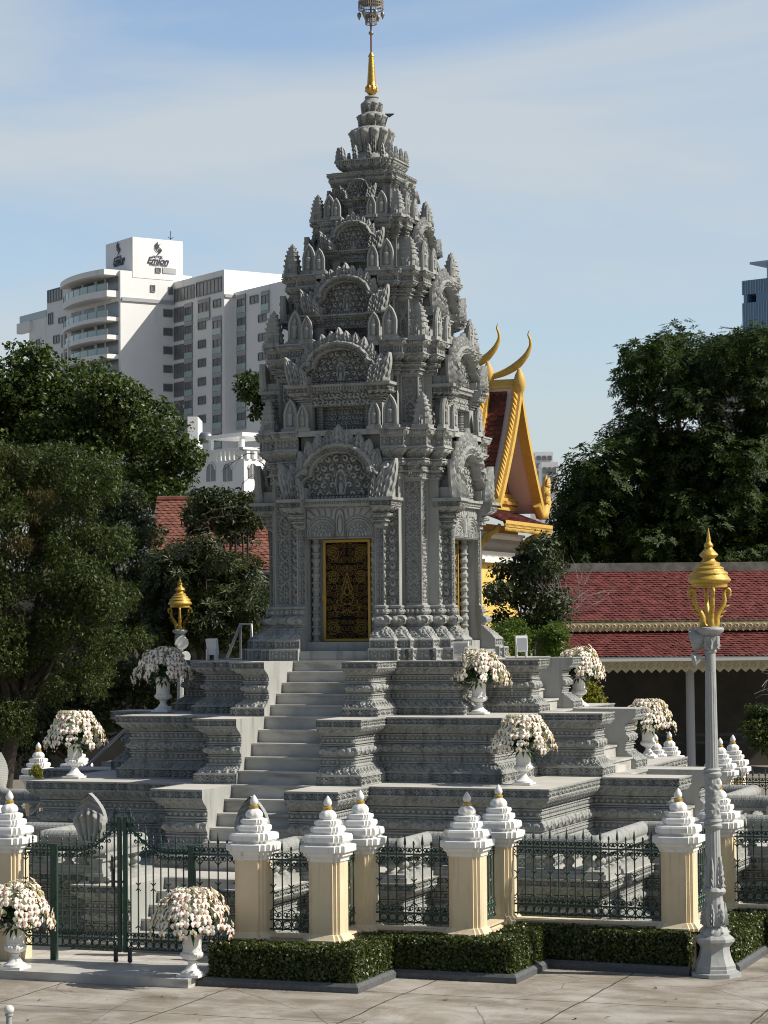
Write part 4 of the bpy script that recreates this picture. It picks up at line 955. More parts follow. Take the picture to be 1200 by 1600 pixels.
for i in range(7, 10):
    fence_panel(fq[i], fq[i+1], 'green iron fence panel outside the right edge of the photo'); low_wall(fq[i], fq[i+1], 'low cream wall outside the right edge of the photo')
for q, nm in ((1, 'on the far right side of the court behind the stupa'), (3, 'on the left side of the court behind the stupa')):
    for i in range(10):
        a, b = (rotz(q*PI/2)[:2, :2]@np.array(fq[i]) for i in (i, i+1))
        if q == 3 and i > 6: continue
        fence_panel(a, b, 'green iron fence panel '+nm); low_wall(a, b, 'low cream wall '+nm)
    # right-hand side stairs face: the court's side gate is outside the picture
a, b = np.array((-9.68, -1.87)), None

# ------------------------------------------------------------------ the gate
gate = thing('iron_gate', 'dark green wrought iron double gate with curved top between two yellow pillars', 'gate', (-.14, -9.7, GZ))
gy = -9.7
for x, zt, w in ((-1.23, -2.49, .042), (.93, -2.47, .042)):
    g = G(); g.box(x-w, x+w, gy-w, gy+w, CT if x < 0 else -4.10, zt); g.prism([(x-w-.01, gy-w-.01), (x+w+.01, gy-w-.01), (x+w+.01, gy+w+.01), (x-w-.01, gy+w+.01)], zt, zt+.03); g.build('post', IRON, gate)
def gate_leaf(xh, xm, sg):
    top = lambda f: -2.55+.42*np.clip((f-.30)/.7, 0, 1)**2.1      # f: 0 at the hinge, 1 at the middle
    st = G(); st.box(min(xm, xm-sg*.05), max(xm, xm-sg*.05), gy-.028, gy+.028, -3.95, -2.06); root = st.build('leaf', IRON, gate)
    a, b = xh+sg*.03, xm-sg*.05
    for z in (-3.90, -3.77): g = G(); g.box(min(a, b), max(a, b), gy-.014, gy+.014, z-.013, z+.013); g.build('rail', IRON, root)
    f = np.linspace(0, 1, 24); g = G(); g.tube(np.stack([a+(b-a)*f, 0*f+gy, top(f)], 1), .017, 6); g.build('rail', IRON, root)
    n = 8
    for i in range(n):
        ff = (i+.5)/n; x = a+(b-a)*ff; zt = float(top(ff))+.10; g = G(); g.tube([(x, gy, -3.91), (x, gy, zt)], .011, 5)
        if i % 2: g.lathe([(.006, zt), (.018, zt+.01), (.008, zt+.02), (.022, zt+.05), (.003, zt+.16)], (x, gy, 0), 6)
        else: g.lathe([(.006, zt), (.02, zt+.012), (.008, zt+.024), (.017, zt+.05), (.004, zt+.085)], (x, gy, 0), 6)
        g.build('picket', IRON, root)
    g = G(); s = abs(b-a)/n; ex = np.array([1.0*sg, 0, 0]); ez = np.array([0, 0, 1.0])
    for i in range(n):
        c = np.array([a+(b-a)*(i+.5)/n, gy, 0]); zt = float(top((i+.5)/n))
        g.ring(c+ez*(-3.835)+ex*s*.5, ex, ez, s*.40, .008, 12, 4)
        for k in (1, -1):
            cscroll(g, c+ex*k*s*.3+ez*(-3.70), ex*k, ez, s*.26, .007); cscroll(g, c+ex*k*s*.3+ez*(zt+.03), ex*k, ez, s*.26, .007); cscroll(g, c+ex*k*s*.3+ez*(zt-.07), ex*k, -ez, s*.24, .007)
            if i % 2 == 0:
                arc3(g, c+ex*k*s*.52+ez*-3.03, ex*k, ez, s*.5, PI*.62, PI*1.38, .008); arc3(g, c+ex*k*s*.52+ez*-3.55, ex*k, ez, s*.5, PI*.95, PI*1.42, .008)
    g.build('lattice', IRON, root)
    g = G(); g.box(xm-sg*.09-.025, xm-sg*.09+.025, gy-.02, gy+.02, -4.06, -3.90); g.ring((xm-sg*.09, gy, -4.06), (1, 0, 0), (0, 0, 1), .022, .018, 10, 5); g.build('foot_wheel', DARKM, root)
    for k in (1,):
        g = G(); cscroll(g, (xm-sg*.06, gy, -1.97), np.array([-sg*1.0, 0, 0]), ez, .055, .010, 1, 1.3); arc3(g, (xm-sg*.11, gy, -2.12), np.array([-sg, 0, 0]), ez, .06, -1.2, 2.4, .010); g.build('finial_scroll', IRON, root)
    return root
l1_ = gate_leaf(-1.23+.04, -.165, 1); l2_ = gate_leaf(.93-.04, -.125, -1)
g = G(); g.box(-.30, -.27, gy-.045, gy-.02, -3.05, -2.78); g.tube([(-.285, gy-.05, -2.78), (-.285, gy-.05, -2.60)], .012, 6); g.box(-.33, -.12, gy-.05, gy-.03, -2.98, -2.95); g.build('latch', DARKM, l1_)
g = G(); g.box(-.10, -.06, gy-.06, gy-.03, -3.36, -3.28); g.box(-.09, -.05, gy-.05, gy-.03, -3.5, -3.40); g.build('lock_box', IRON, l2_)
for (a, b, lb) in [((-1.95, gy), (-1.23, gy), 'narrow green iron panel left of the gate behind the orchid urn'), ((.93, gy), (1.87, -9.68), 'narrow green iron panel right of the gate behind the orchid urn')]:
    p, q = np.array(a), np.array(b)
    t = thing('iron_fence', lb, 'iron fence', ((p[0]+q[0])/2, gy, GZ), group='green iron fence panels')
    p2 = p+np.array([.2 if p[0] < -1.5 else .05, 0]); q2 = q-np.array([.05 if q[0] < 0 else .2, 0]); n = max(3, round((q2[0]-p2[0])/.126))
    pickets(t, p2, q2, -3.91, -2.44, n, 0)
    for z in (-3.90, -3.77, -2.55): g = G(); g.box(p2[0]-.03, q2[0]+.03, gy-.010, gy+.010, z-.012, z+.012); g.build('rail', IRON, t)
    g = G(); panel_scrolls(g, p2, q2, n, -3.90, -2.55); g.build('lattice', IRON, t)

# ================================================================== hedges and their kerbs
KERB = mat('dark_granite', (.075, .08, .085), .6, (.11, .115, .12), 14, .1, 60)
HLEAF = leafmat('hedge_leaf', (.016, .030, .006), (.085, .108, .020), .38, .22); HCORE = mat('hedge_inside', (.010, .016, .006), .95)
def off2(path, w):
    p, nn, ln, ms = norms(path); return p+ms*w
def kerb(path):
    # outside on the right hand
    g = G(); o = off2(path, 0); i_ = off2(path, -.13); tp = off2(path, -.04); n = len(path); z = lambda h: np.full(n, GZ+h)
    rows = [np.c_[o, z(0)], np.c_[o, z(.075)], np.c_[tp, z(.115)], np.c_[i_, z(.115)], np.c_[i_, z(0)]]
    g.grid(np.stack(rows)); g.poly([r[0] for r in rows]); g.poly([r[-1] for r in rows][::-1]); return g.build('kerb', KERB, kind='structure')
def hedge(path, depth, label, seed, top=-3.69):
    r = np.random.default_rng(seed); t = thing('hedge', label, 'hedge', (path[0][0], path[0][1], GZ), group='clipped hedges along the fence')
    o = off2(path, -.03); inn = off2(path, -depth); n = len(path)
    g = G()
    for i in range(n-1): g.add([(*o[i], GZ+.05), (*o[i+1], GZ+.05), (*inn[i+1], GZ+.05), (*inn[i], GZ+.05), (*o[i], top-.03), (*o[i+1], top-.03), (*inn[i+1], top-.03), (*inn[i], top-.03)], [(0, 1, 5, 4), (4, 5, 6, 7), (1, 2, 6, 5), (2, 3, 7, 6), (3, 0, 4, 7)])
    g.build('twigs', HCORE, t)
    o = off2(path, 0); g = G(); pts = []; nrm = []
    for i in range(n-1):
        a, b, c, d = o[i], o[i+1], inn[i+1], inn[i]; L_ = np.linalg.norm(b-a); nn = np.array([(b-a)[1], -(b-a)[0]])/L_
        m_ = int(L_*(top-GZ-.1)*4300); u = r.random(m_); v = r.random(m_); dd = r.normal(0, .019, m_)
        pts.append(np.c_[a+(b-a)*u[:, None]+nn*dd[:, None], GZ+.1+(top-GZ-.1)*v]); nrm.append(np.tile(np.r_[nn, .25], (m_, 1)))
        m_ = int(L_*depth*4300); u = r.random(m_)[:, None]; v = r.random(m_)[:, None]
        pts.append(np.c_[(a+(b-a)*u)*(1-v)+(d+(c-d)*u)*v, top+r.normal(0, .016, m_)]); nrm.append(np.tile(np.r_[0, 0, 1.0], (m_, 1)))
    for (a, d, sg) in ((o[0], inn[0], -1), (o[-1], inn[-1], 1)):
        L_ = np.linalg.norm(d-a); tn = (o[1]-o[0] if sg < 0 else o[-1]-o[-2]); tn = tn/np.linalg.norm(tn)*sg; m_ = int(L_*(top-GZ-.1)*4300); u = r.random(m_)[:, None]
        pts.append(np.c_[a+(d-a)*u+tn*r.normal(0, .014, m_)[:, None], GZ+.1+(top-GZ-.1)*r.random(m_)]); nrm.append(np.tile(np.r_[tn, .25], (m_, 1)))
    leaves(g, np.concatenate(pts), np.concatenate(nrm), .017, .036, .75, r); g.build('foliage', HLEAF, t); return t
kp = [(1.42, -10.58), (3.74, -10.58), (3.74, -9.12), (5.46, -9.15), (5.46, -7.62), (7.50, -7.80)]
kerb(kp); hedge([(1.55, -10.47), (3.64, -10.47), (3.64, -9.02), (5.36, -9.03), (5.36, -7.52), (7.38, -7.66)], .50, 'clipped dark green box hedge zigzagging in front of the fence between gate and lamp post', 3)
kp2 = [(8.08, -7.25), (8.08, -5.3), (9.2, -5.3), (9.2, -3.7), (10.6, -3.7)]
kerb(kp2); hedge([(7.98, -7.2), (7.98, -5.2), (9.1, -5.2), (9.1, -3.6), (10.5, -3.6)], .55, 'clipped green hedge right of the lamp post, running off the photo edge', 5)
kp3 = [(-9.0, -10.58), (-3.02, -10.58)]
kerb(kp3); hedge([(-4.4, -10.47), (-2.2, -10.47)], .5, 'dark end of a clipped hedge behind the left gate urn', 6)

# ================================================================== urns with orchids
PETAL = leafmat('orchid_petal', (.76, .69, .66), (.88, .87, .87), .5, .2, .3); LIP = mat('orchid_lip', (.32, .065, .05), .5, (.46, .22, .10), 30)
STEMM = leafmat('orchid_leaf', (.012, .035, .010), (.035, .085, .025), .35, .15); BUD = leafmat('orchid_bud', (.50, .34, .28), (.66, .54, .46), .5, .2)
URN = mat('white_urn', (.80, .80, .79), .45, (.72, .72, .69), 6, .05, 40, streak=((.56, .55, .50), (14, 14, 3), .58, .8), coord='World')
def blossom():
    g = G()
    def petal(a, l, w, tip, mi=0, bow=.15):
        t = np.array([0, .25, .6, .88, 1.0]); wd = np.array([.15, .8, 1.0, .62, .12])*w/2; c, s = math.cos(a), math.sin(a); P = np.zeros((5, 3, 3))
        for i in range(5):
            for j, u in enumerate((-1, 0, 1)):
                x, y = t[i]*l, u*wd[i]; P[i, j] = (x*c-y*s, -(bow*l*math.sin(t[i]*2.2)-.12*w*abs(u)), x*s+y*c)
        g.grid(P, mi)
    for a in (PI/2, PI/2+2.15, PI/2-2.15): petal(a, .048, .034, 0, bow=.05)
    for a in (.12, PI-.12): petal(a, .054, .058, 0, bow=.22)
    petal(-PI/2, .031, .028, 0, 1, bow=.5)
    g.lathe([(.004, -.012), (.010, -.006), (.008, .004), (.002, .010)], (0, -.012, -.002), 6, 1)
    return g
bl = blossom(); bl_me = bl.mesh('blossom', [PETAL, LIP]); BL_V = np.concatenate(bl.v)
def bouquet(seed, name):
    r = np.random.default_rng(seed); t = thing('orchid_bouquet', name, 'bouquet', (0, 0, 0)); allb = []
    sprays = []
    for i in range(52):
        az = i*2.39996+r.normal(0, .2); k = (i+.5)/52
        rad = .13+.37*k**.6+r.normal(0, .02); hgt = .50*(1-.50*k**1.5)+r.normal(0, .03); drop = -.03*k-.10*(k > .5)*r.random()
        s = np.linspace(0, 1, 14); xr = rad*(s**.8); zz = hgt*np.sin(np.clip(s*1.25, 0, 1.25)*PI*.5)*(1.0)+(drop-hgt*.92)*np.clip(s-.45, 0, 1)**1.8/.55**1.8*(.35+.65*k)
        P = np.stack([xr*math.cos(az), xr*math.sin(az), zz], 1)
        if k < .12: P = np.stack([s*.12*math.cos(az), s*.12*math.sin(az), .48*s], 1)
        sprays.append(P)
    camdir = np.array([math.sin(TH), -math.cos(TH), .1])
    spr = []
    for P in sprays:
        g = G(); g.tube(P, .004, 4); g.tube(P[:1]+0*P[:2], .002, 4, caps=False); seg = np.linalg.norm(np.diff(P, axis=0), axis=1); cl = np.r_[0, np.cumsum(seg)]; bs = []
        d = cl[-1]*.36
        while d < cl[-1]*1.0:
            p = np.array([np.interp(d, cl, P[:, j]) for j in range(3)]); f = d/cl[-1]
            out = p-np.array([0, 0, .02]); out[2] = max(out[2]*.8, -.05)+.02; out /= np.linalg.norm(out)
            n = out+r.normal(0, .28, 3); n /= np.linalg.norm(n)
            bs.append((p+n*.022+r.normal(0, .012, 3), n, (1.34-.34*f)*(1+r.normal(0, .08)))); d += .066
        for j in range(2):
            p = P[-1]+r.normal(0, .012, 3)-[0, 0, .02+.02*j]; g.lathe([(.001, -.014), (.008, -.004), (.009, .004), (.002, .012)], p, 5, 1)
        spr.append((g, bs))
    order = sorted([(float((b[0]@camdir)), i, j) for i, (g, bs) in enumerate(spr) for j, b in enumerate(bs)], reverse=True); keep = {(i, j) for _, i, j in order[:100]}
    def frame(n):
        z = np.array([0, 0, 1.0]); y = -n; x = np.cross(y, z); x /= np.linalg.norm(x)+1e-9; return np.stack([x, y, np.cross(x, y)], 1)
    for i, (g, bs) in enumerate(spr):
        for j, (p, n, s) in enumerate(bs):
            if (i, j) not in keep: g.merge(bl, frame(n)*s, p, None) if False else _m2(g, bl, frame(n)*s, p)
        o = g.build('orchid_spray', [STEMM, BUD, PETAL, LIP], t)
        for j, (p, n, s) in enumerate(bs):
            if (i, j) in keep:
                b = bpy.data.objects.new('blossom', bl_me); COL.objects.link(b); b.parent = o
                M4 = Matrix([[*(frame(n)[k]*s), p[k]] for k in range(3)]+[[0, 0, 0, 1]]); b.matrix_local = M4
    g = G()
    for i in range(70):
        az = r.uniform(0, 6.28); el = r.uniform(-.35, 1.2); l = r.uniform(.20, .36); q = np.array([math.cos(az)*math.cos(el), math.sin(az)*math.cos(el), math.sin(el)]); s_ = np.cross(q, [0, 0, 1]); s_ /= np.linalg.norm(s_)
        t_ = np.linspace(0, 1, 5); w = .022*np.sin(np.clip(t_*.9+.1, 0, 1)*PI); C_ = q*np.outer(t_, np.ones(3))*l-np.outer(t_**2, [0, 0, .09]); P = np.stack([C_-s_*w[:, None], C_+[0, 0, -.004], C_+s_*w[:, None]], 1); g.grid(P)
    m_ = 500; pp = r.normal(0, 1, (m_, 3)); pp /= np.linalg.norm(pp, axis=1)[:, None]; pp[:, 2] = np.abs(pp[:, 2])*.9-.06; pp *= (r.random(m_)**.4*np.array(.30))[:, None]
    leaves(g, pp, pp/.3, .02, .07, .5, r); g.build('leaves', STEMM, t); return t
def _m2(g, b, Mx, p):
    v = np.concatenate(b.v)@Mx.T+p
    g.l.append(np.concatenate(b.l)+g.n); g.c.append(np.concatenate(b.c)); g.m.append(np.concatenate(b.m)+2); g.v.append(v); g.n += len(v)
ug = G(); ug.box(-.155, .155, -.155, .155, 0, .035); ug.lathe([(.15, .035), (.15, .06), (.13, .072), (.105, .085), (.07, .13), (.05, .165), (.047, .18)], n=28); ub = ug.mesh('foot', URN, 40)
ug = G(); ug.lathe([(.047, .178), (.07, .188), (.07, .198), (.055, .205), (.075, .215)], n=28); ug.lathe([(.075, .215), (.115, .23), (.143, .255), (.15, .285), (.143, .305), (.125, .315)], n=72, flute=(18, .035), caps=False); ub2 = ug.mesh('bowl', URN, 50)
ug = G(); ug.lathe([(.122, .312), (.126, .33), (.122, .345)], n=40, caps=False); ug.lathe([(.118, .345), (.120, .45), (.128, .53), (.142, .575)], n=80, flute=(20, .022), caps=False); ug.lathe([(.142, .573), (.158, .585), (.178, .605), (.182, .62), (.172, .628), (.15, .618), (.12, .60)], n=40); ub3 = ug.mesh('body', URN, 50)
def urn(x, y, z, label):
    t = thing('urn', label, 'urn', (x, y, z), group='white pedestal urns with orchids'); put('foot', ub, t); b = put('bowl', ub2, t); put('body', ub3, t); return t
b1_ = bouquet(11, 'x'); b2_ = bouquet(23, 'x')
usp = [(1.33, -10.55, -4.10, 'right of the gate beside the hedge', 1.04), (-1.34, -10.62, -4.10, 'left of the gate at the photo edge', 1.04), (3.86, -3.61, -1.947, 'on the right corner of the lowest tier', .97), (2.62, -2.09, -.897, 'below the white box on the middle tier', .94),
       (-4.05, -3.81, -1.947, 'on the left corner of the lowest tier', 1.0), (-3.29, -1.95, -.897, 'on the left corner of the middle tier', 1.0), (3.93, 4.07, -1.947, 'on the far right corner of the lowest tier', .97), (3.29, 1.61, -.897, 'half hidden by the grey stair wall', .93)]
for i, (x, y, z, lb, s) in enumerate(usp):
    u = urn(x, y, z, 'white fluted urn '+lb); 
    src = (b1_, b2_)[i % 2]; b = src if i < 2 else clone(src)
    b.location = (x, y, z+.60*s); b.rotation_euler = (0, 0, [0, .12, -.2, .15, -.1, .25, .1, -.25][i]); b.scale = (s*1.08*(1.0 if i % 3 else -1.0), s*1.08, s*1.14); b['label'] = 'domed bouquet of white orchids '+lb; b['group'] = 'white orchid bouquets'; u.scale = (s, s, s)

# ================================================================== lamp posts
def lamp(x, y, label, s=1.0, rz=0.0):
    t = thing('lamp_post', label, 'lamp post', (x, y, GZ), rz=rz)
    Z = lambda z: z-GZ
    L0 = ORG[t.name]
    def B(g, nm, m_, par=None, smooth=40):
        for v in g.v: v[:, 2] = np.interp(v[:, 2], [0, 2.8, 4.04, 4.67, 6.19], [0, 2.8, 4.128, 4.76, 6.12])
        me = g.mesh(nm, m_, smooth); o = put(nm, me, par or t); return o
    g = G(); g.lathe([(.36, 0), (.36, .05), (.30, .06), (.295, .10), (.285, .11), (.285, .15), (.27, .17), (.225, .27), (.205, .36), (.21, .40), (.255, .45), (.275, .47), (.275, .51), (.25, .535), (.20, .56)], n=8); B(g, 'base', GREYP, smooth=20)
    g = G(); g.lathe([(.20, .555), (.195, .60), (.155, .65), (.13, .67), (.135, .685)], n=32); g.lathe([(.13, .68), (.152, .72), (.162, .80), (.155, .90), (.125, 1.02), (.115, 1.08), (.125, 1.10), (.155, 1.12), (.165, 1.15), (.15, 1.18), (.118, 1.20)], n=48, flute=(12, .025))
    for i in range(8):
        a = i*PI/4; l2 = G(); leaf_mesh(l2, (0, -.150, .69), (0, 0, 1), (1, 0, 0), (0, -1, 0), .30, .11, .022, nr=9, nc=7); g.merge(l2, rotz(a)); l3 = G(); leaf_mesh(l3, (0, -.19, .58), (0, 0.55, .83), (1, 0, 0), (0, -.83, .55), .11, .12, .02, nr=7, nc=5); g.merge(l3, rotz(a))
    B(g, 'pedestal', GREYP)
    g = G(); g.lathe([(.108, 1.19), (.102, 1.5), (.094, 2.00)], n=64, flute=(16, .035), caps=False); g.lathe([(.104, 1.99), (.125, 2.01), (.13, 2.04), (.112, 2.06), (.112, 2.085), (.13, 2.10), (.118, 2.13)], n=32)
    g.lathe([(.095, 2.12), (.093, 2.70)], n=32); g.lathe([(.103, 2.69), (.125, 2.72), (.13, 2.75), (.11, 2.77), (.11, 2.785), (.122, 2.80), (.10, 2.82)], n=32)
    g.lathe([(.088, 2.81), (.080, 3.4), (.073, 4.05)], n=64, flute=(16, .035), caps=False); g.lathe([(.073, 4.04), (.072, 4.32)], n=32)
    nr, nc = 60, 60; a = np.linspace(0, 2*PI, nc)[None, :]; zz = np.linspace(2.14, 2.69, nr)[:, None]; rr = .097+.014*sst(np.cos(5*a+np.sin(zz*22)*1.5)*np.cos(zz*38), 0, .5); g.grid(np.stack([rr*np.cos(a), rr*np.sin(a), zz+0*a], -1))
    for i in range(6):
        l2 = G(); leaf_mesh(l2, (0, -.112, 1.2), (0, .02, 1), (1, 0, 0), (0, -1, 0), .42, .09, .016, nr=9, nc=5); g.merge(l2, rotz(i*PI/3))
    B(g, 'shaft', GREYP)
    g = G(); g.lathe([(.08, 4.31), (.092, 4.33), (.082, 4.345), (.088, 4.36), (.10, 4.46), (.125, 4.53), (.105, 4.545), (.105, 4.555)], n=32)
    for i in range(8):
        l2 = G(); leaf_mesh(l2, (0, -.085, 4.36), (0, -.15, 1), (1, 0, 0), (0, -1, 0), .18, .075, .03, nr=8, nc=5); g.merge(l2, rotz(i*PI/4+.3))
    g.lathe([(.10, 4.55), (.14, 4.565), (.185, 4.60), (.195, 4.63), (.185, 4.655), (.12, 4.67)], n=40); B(g, 'capital', GREYP)
    lan = G(); lan.lathe([(.245, 5.27), (.25, 5.285), (.245, 5.325), (.265, 5.34), (.295, 5.365), (.298, 5.39), (.285, 5.41), (.255, 5.45), (.25, 5.47), (.262, 5.48), (.255, 5.50), (.205, 5.53), (.20, 5.55), (.208, 5.56), (.20, 5.575), (.155, 5.60), (.15, 5.625), (.158, 5.635), (.15, 5.65), (.10, 5.67), (.085, 5.70), (.08, 5.715), (.10, 5.735), (.13, 5.765), (.125, 5.785), (.085, 5.83), (.055, 5.87), (.05, 5.885), (.062, 5.90), (.062, 5.93), (.05, 5.95), (.036, 5.965), (.034, 5.98), (.02, 6.08), (.010, 6.15), (.002, 6.19)], n=40)
    lan.lathe([(.265, 5.271), (.1, 5.30), (.01, 5.31)], n=40)
    lt = B(lan, 'lantern_roof', GOLDP, smooth=50)
    for i in range(4):
        an = i*PI/2+.42; br = G(); P = [(0, .06, 4.66), (0, .10, 4.70), (0, .09, 4.80), (0, .13, 4.90), (0, .20, 5.0), (0, .215, 5.10), (0, .20, 5.18), (0, .215, 5.24), (0, .265, 5.255), (0, .29, 5.21), (0, .275, 5.14), (0, .28, 5.10)]
        P = np.array(P); t_ = np.linspace(0, 11, 40); Pi = np.stack([np.interp(t_, range(12), P[:, k]) for k in range(3)], 1)
        for _ in range(3): Pi[1:-1] = (Pi[:-2]+Pi[1:-1]*2+Pi[2:])/4
        br.tube(Pi, np.interp(t_, [0, 2, 6, 9, 11], [.05, .042, .026, .026, .008]), 8)
        for k, (yy, zz, hh) in enumerate([(.14, 4.78, .10), (.19, 4.86, .09), (.245, 4.95, .08), (.29, 5.12, .06)]):
            leaf_mesh(br, (0, yy-.03, zz), (0, .8, .6), (1, 0, 0), (0, -.6, .8), hh, .05, .015, nr=6, nc=5)
        h2 = G().merge(br, rotz(an)); B(h2, 'naga_bracket', GOLDP, lt, 60)
    return t
LP = lamp(7.82, -7.62, 'tall grey fluted lamp post with gilded crown lantern beside the fence corner')
q2_ = at_depth(281, 898, 58.7)
L2 = lamp(q2_[0], q2_[1], 'grey lamp post with gilded crown lantern rising behind the left orchid urn')
def floods(t, x, y, z, dirs, glassy):
    for k, (dx, dz, r, nm) in enumerate(dirs):
        d = np.array([math.cos(dx), math.sin(dx), -.25]); d /= np.linalg.norm(d); ang = dx
        g = G(); g.lathe([(.03, -.16), (.07, -.15), (.11, -.06), (.14, 0), (.135, .012), (.02, .004)], n=24)
        Rm = np.array(Vector(d).to_track_quat('Z', 'Y').to_matrix()); c = np.array([0, 0, z+dz])+d*np.array([1, 1, 0])*.24
        g2 = G().merge(g, Rm*(r/.14), c); lo = np.array([0, 0, 0])
        g2.tube([c*np.array([.3, .3, 1]), c], .02, 6)
        put(nm, g2.mesh(nm, [GREYP if not glassy else LIGHTM], 40), t)
vd = math.atan2(-math.cos(TH), math.sin(TH))
floods(LP, 0, 0, 4.55, [(vd-1.9, .02, .17, 'speaker'), (vd-1.5, -.24, .10, 'floodlight')], False)
floods(L2, 0, 0, 4.4, [(vd+.25, .02, .17, 'floodlight'), (vd+.6, -.34, .16, 'floodlight')], True)

# ================================================================== small fittings
def fitting_flood(x, y, z, rz, label, face):
    t = thing('floodlight', label, 'floodlight', (x, y, z), rz=rz); Rm = rotz(0)
    g = G(); g.slab([(-.10, 0, .10), (.10, 0, .10), (.11, .05, .38), (-.11, .05, .38)], (0, -.07, .01)); b = put('housing', g.mesh('housing', LIGHTM), t)
    g = G(); g.add([(-.085, -.072, .125), (.085, -.072, .125), (.093, -.025, .36), (-.093, -.025, .36)], np.array([(0, 1, 2, 3)])); put('lens', g.mesh('lens', GLASSD), b)
    for s in (-1, 1): g = G(); g.box(s*.09-.012, s*.09+.012, -.04, .05, 0, .2); put('bracket', g.mesh('bracket', LIGHTM), t)
    return t
q = at_plane(852, 1022, (0, 0, 0), np.array([0, 0, 1.0]))
fitting_flood(2.42, .95, .0, TH+.25, 'small pale floodlight on the top tier beside the right stair wall', 1)
fitting_flood(-2.45, -1.7, .0, TH+2.6, 'pale floodlight turned away on the left edge of the top tier', 1)
t = thing('speaker_box', 'white box with slatted grille at the right foot of the tower', 'box', (2.2, -1.75, 0), rz=TH-.1)
g = G(); g.box(-.13, .13, -.09, .09, .02, .31); put('case', g.mesh('case', WHITE), t)
g = G()
for i in range(9): g.box(-.11, .11, -.096, -.089, .10+i*.021, .112+i*.021)
put('grille', g.mesh('grille', GREYP), t); g = G(); g.box(-.06, .0, -.094, -.089, .05, .08); put('plate', g.mesh('plate', LIGHTM), t)
for (x, y, lb) in ((1.30, -2.03, 'small black spotlight left of the white box at the tower foot'), (1.66, -1.80, 'small black spotlight against the tower corner nearer the white box')):
    t = thing('spotlight', lb, 'spotlight', (x+.1, y-.16, .02)); g = G(); g.lathe([(.02, -.02), (.045, -.01), (.045, .01), (.02, .03), (.015, .05)], n=14); put('stand', g.mesh('stand', DARKM, 40), t)
    g = G(); g.lathe([(.035, .04), (.05, .06), (.055, .13), (.045, .16), (.02, .17)], n=14); put('head', g.mesh('head', DARKM, 40), t)
for (pts, lb) in (([(-4.17, 2.3, -.4), (-3.70, 2.3, .64), (-3.47, 2.3, .64), (-3.44, 2.3, .0)], 'grey tube handrail behind the top tier left of the tower'), ([(-7.6, 1.0, -3.0), (-6.3, 1.0, -2.0), (-5.2, 1.0, -1.05), (-5.0, 1.0, -1.05)], 'grey tube handrail slanting up the left side stairs')):
    t = thing('handrail', lb, 'handrail', pts[0]); g = G(); P = np.array(pts); g.tube(P, .028, 8); g.build('tube', STEEL, t, smooth=60); g = G()
    for p in P[1:3]: g.tube([p, (p[0], p[1], p[2]-1.0)], .02, 6)
    g.build('upright', STEEL, t)
bq = at_plane(14, 1624, (0, 0, GZ), np.array([0, 0, 1.0]))
t = thing('bollard', 'small pale bollard with a round glass top at the bottom left corner', 'bollard', tuple(bq)); g = G(); g.lathe([(.10, 0), (.10, .03), (.055, .05), (.05, .40), (.075, .42), (.075, .45), (.05, .46)], n=20); put('post', g.mesh('post', GREYP, 40), t)
t.scale = (.66, .66, .66)
g = G(); g.lathe([(.045, .455), (.085, .48), (.095, .52), (.09, .56), (.05, .60), (.01, .61)], n=24); put('globe', g.mesh('globe', mat('frosted_globe', (.62, .62, .60), .2), 60), t)
# ================================================================== buildings round about
TILE_R = leafmat('red_roof_tile', (.108, .028, .025), (.190, .054, .047), .6, 0, .3); TILE_O = leafmat('orange_roof_tile', (.145, .058, .042), (.26, .105, .070), .7, 0, .3); TILE_D = leafmat('old_red_tile', (.065, .022, .016), (.15, .042, .026), .75, 0, .3)
BEIGE = mat('beige_fretwork', (.56, .47, .28), .7, (.46, .38, .22), 6); DARKW = mat('shaded_plaster', (.10, .092, .075), .9, (.06, .055, .047), .8); RIDGE = mat('mossy_ridge_mortar', (.26, .25, .22), .9, (.12, .12, .10), 3)  # DARKW: the shade under the eaves is put into the plaster colour
WPLAS = mat('white_plaster', (.84, .84, .83), .7, (.80, .80, .79), .2, streak=((.62, .63, .62), (.4, .4, .05), .6, .85)); WGLASS = mat('window_glass', (.13, .14, .15), .2, (.21, .22, .23), .4, spec=.5); RAILG = mat('greenish_glass', (.36, .46, .45), .2, spec=.6)
WFRAME = mat('window_frame_grey', (.19, .195, .20), .5); GREYC = mat('grey_concrete', (.40, .41, .42), .8)
YWALL = mat('ochre_wall', (.78, .55, .15), .75, (.70, .48, .12), .7, streak=((.60, .42, .12), (2, 2, .3), .6, .85)); PINKP = mat('pale_soffit', (.62, .52, .46), .8)
def tiles(g, o, eu, ev, W_, L_, tw, tl, r, up):
    """overlapping pointed tiles on a slope: o top-left corner, eu along the ridge, ev down the slope"""
    nx, ny = int(W_/tw), int(L_/tl); eu, ev, up = map(np.asarray, (eu, ev, up))
    I, J = np.meshgrid(np.arange(nx), np.arange(ny)); I = I.ravel(); J = J.ravel()
    c = np.asarray(o)+np.outer((I+.5*(J % 2))*tw, eu)+np.outer(J*tl, ev)
    rj = r.normal(0, .006, (len(I), 1)); a = c+up*.004; b = c+eu*tw*.97+up*.004; d = c+eu*tw*.97+ev*tl*1.05+up*(.028+rj); e = c+eu*tw*.48+ev*tl*1.38+up*(.032+rj); f = c+ev*tl*1.05+up*(.028+rj)
    i = np.arange(len(I))*5; g.add(np.stack([a, f, e, d, b], 1).reshape(-1, 3), np.stack([i, i+1, i+2, i+3, i+4], 1))
def slope(g, o, eu, ev, W_, L_, th=.05):
    o = np.asarray(o); g.slab([o, o+np.asarray(ev)*L_, o+np.asarray(ev)*L_+np.asarray(eu)*W_, o+np.asarray(eu)*W_], -np.cross(ev, eu)*-th if False else np.array([0, 0, -th]))
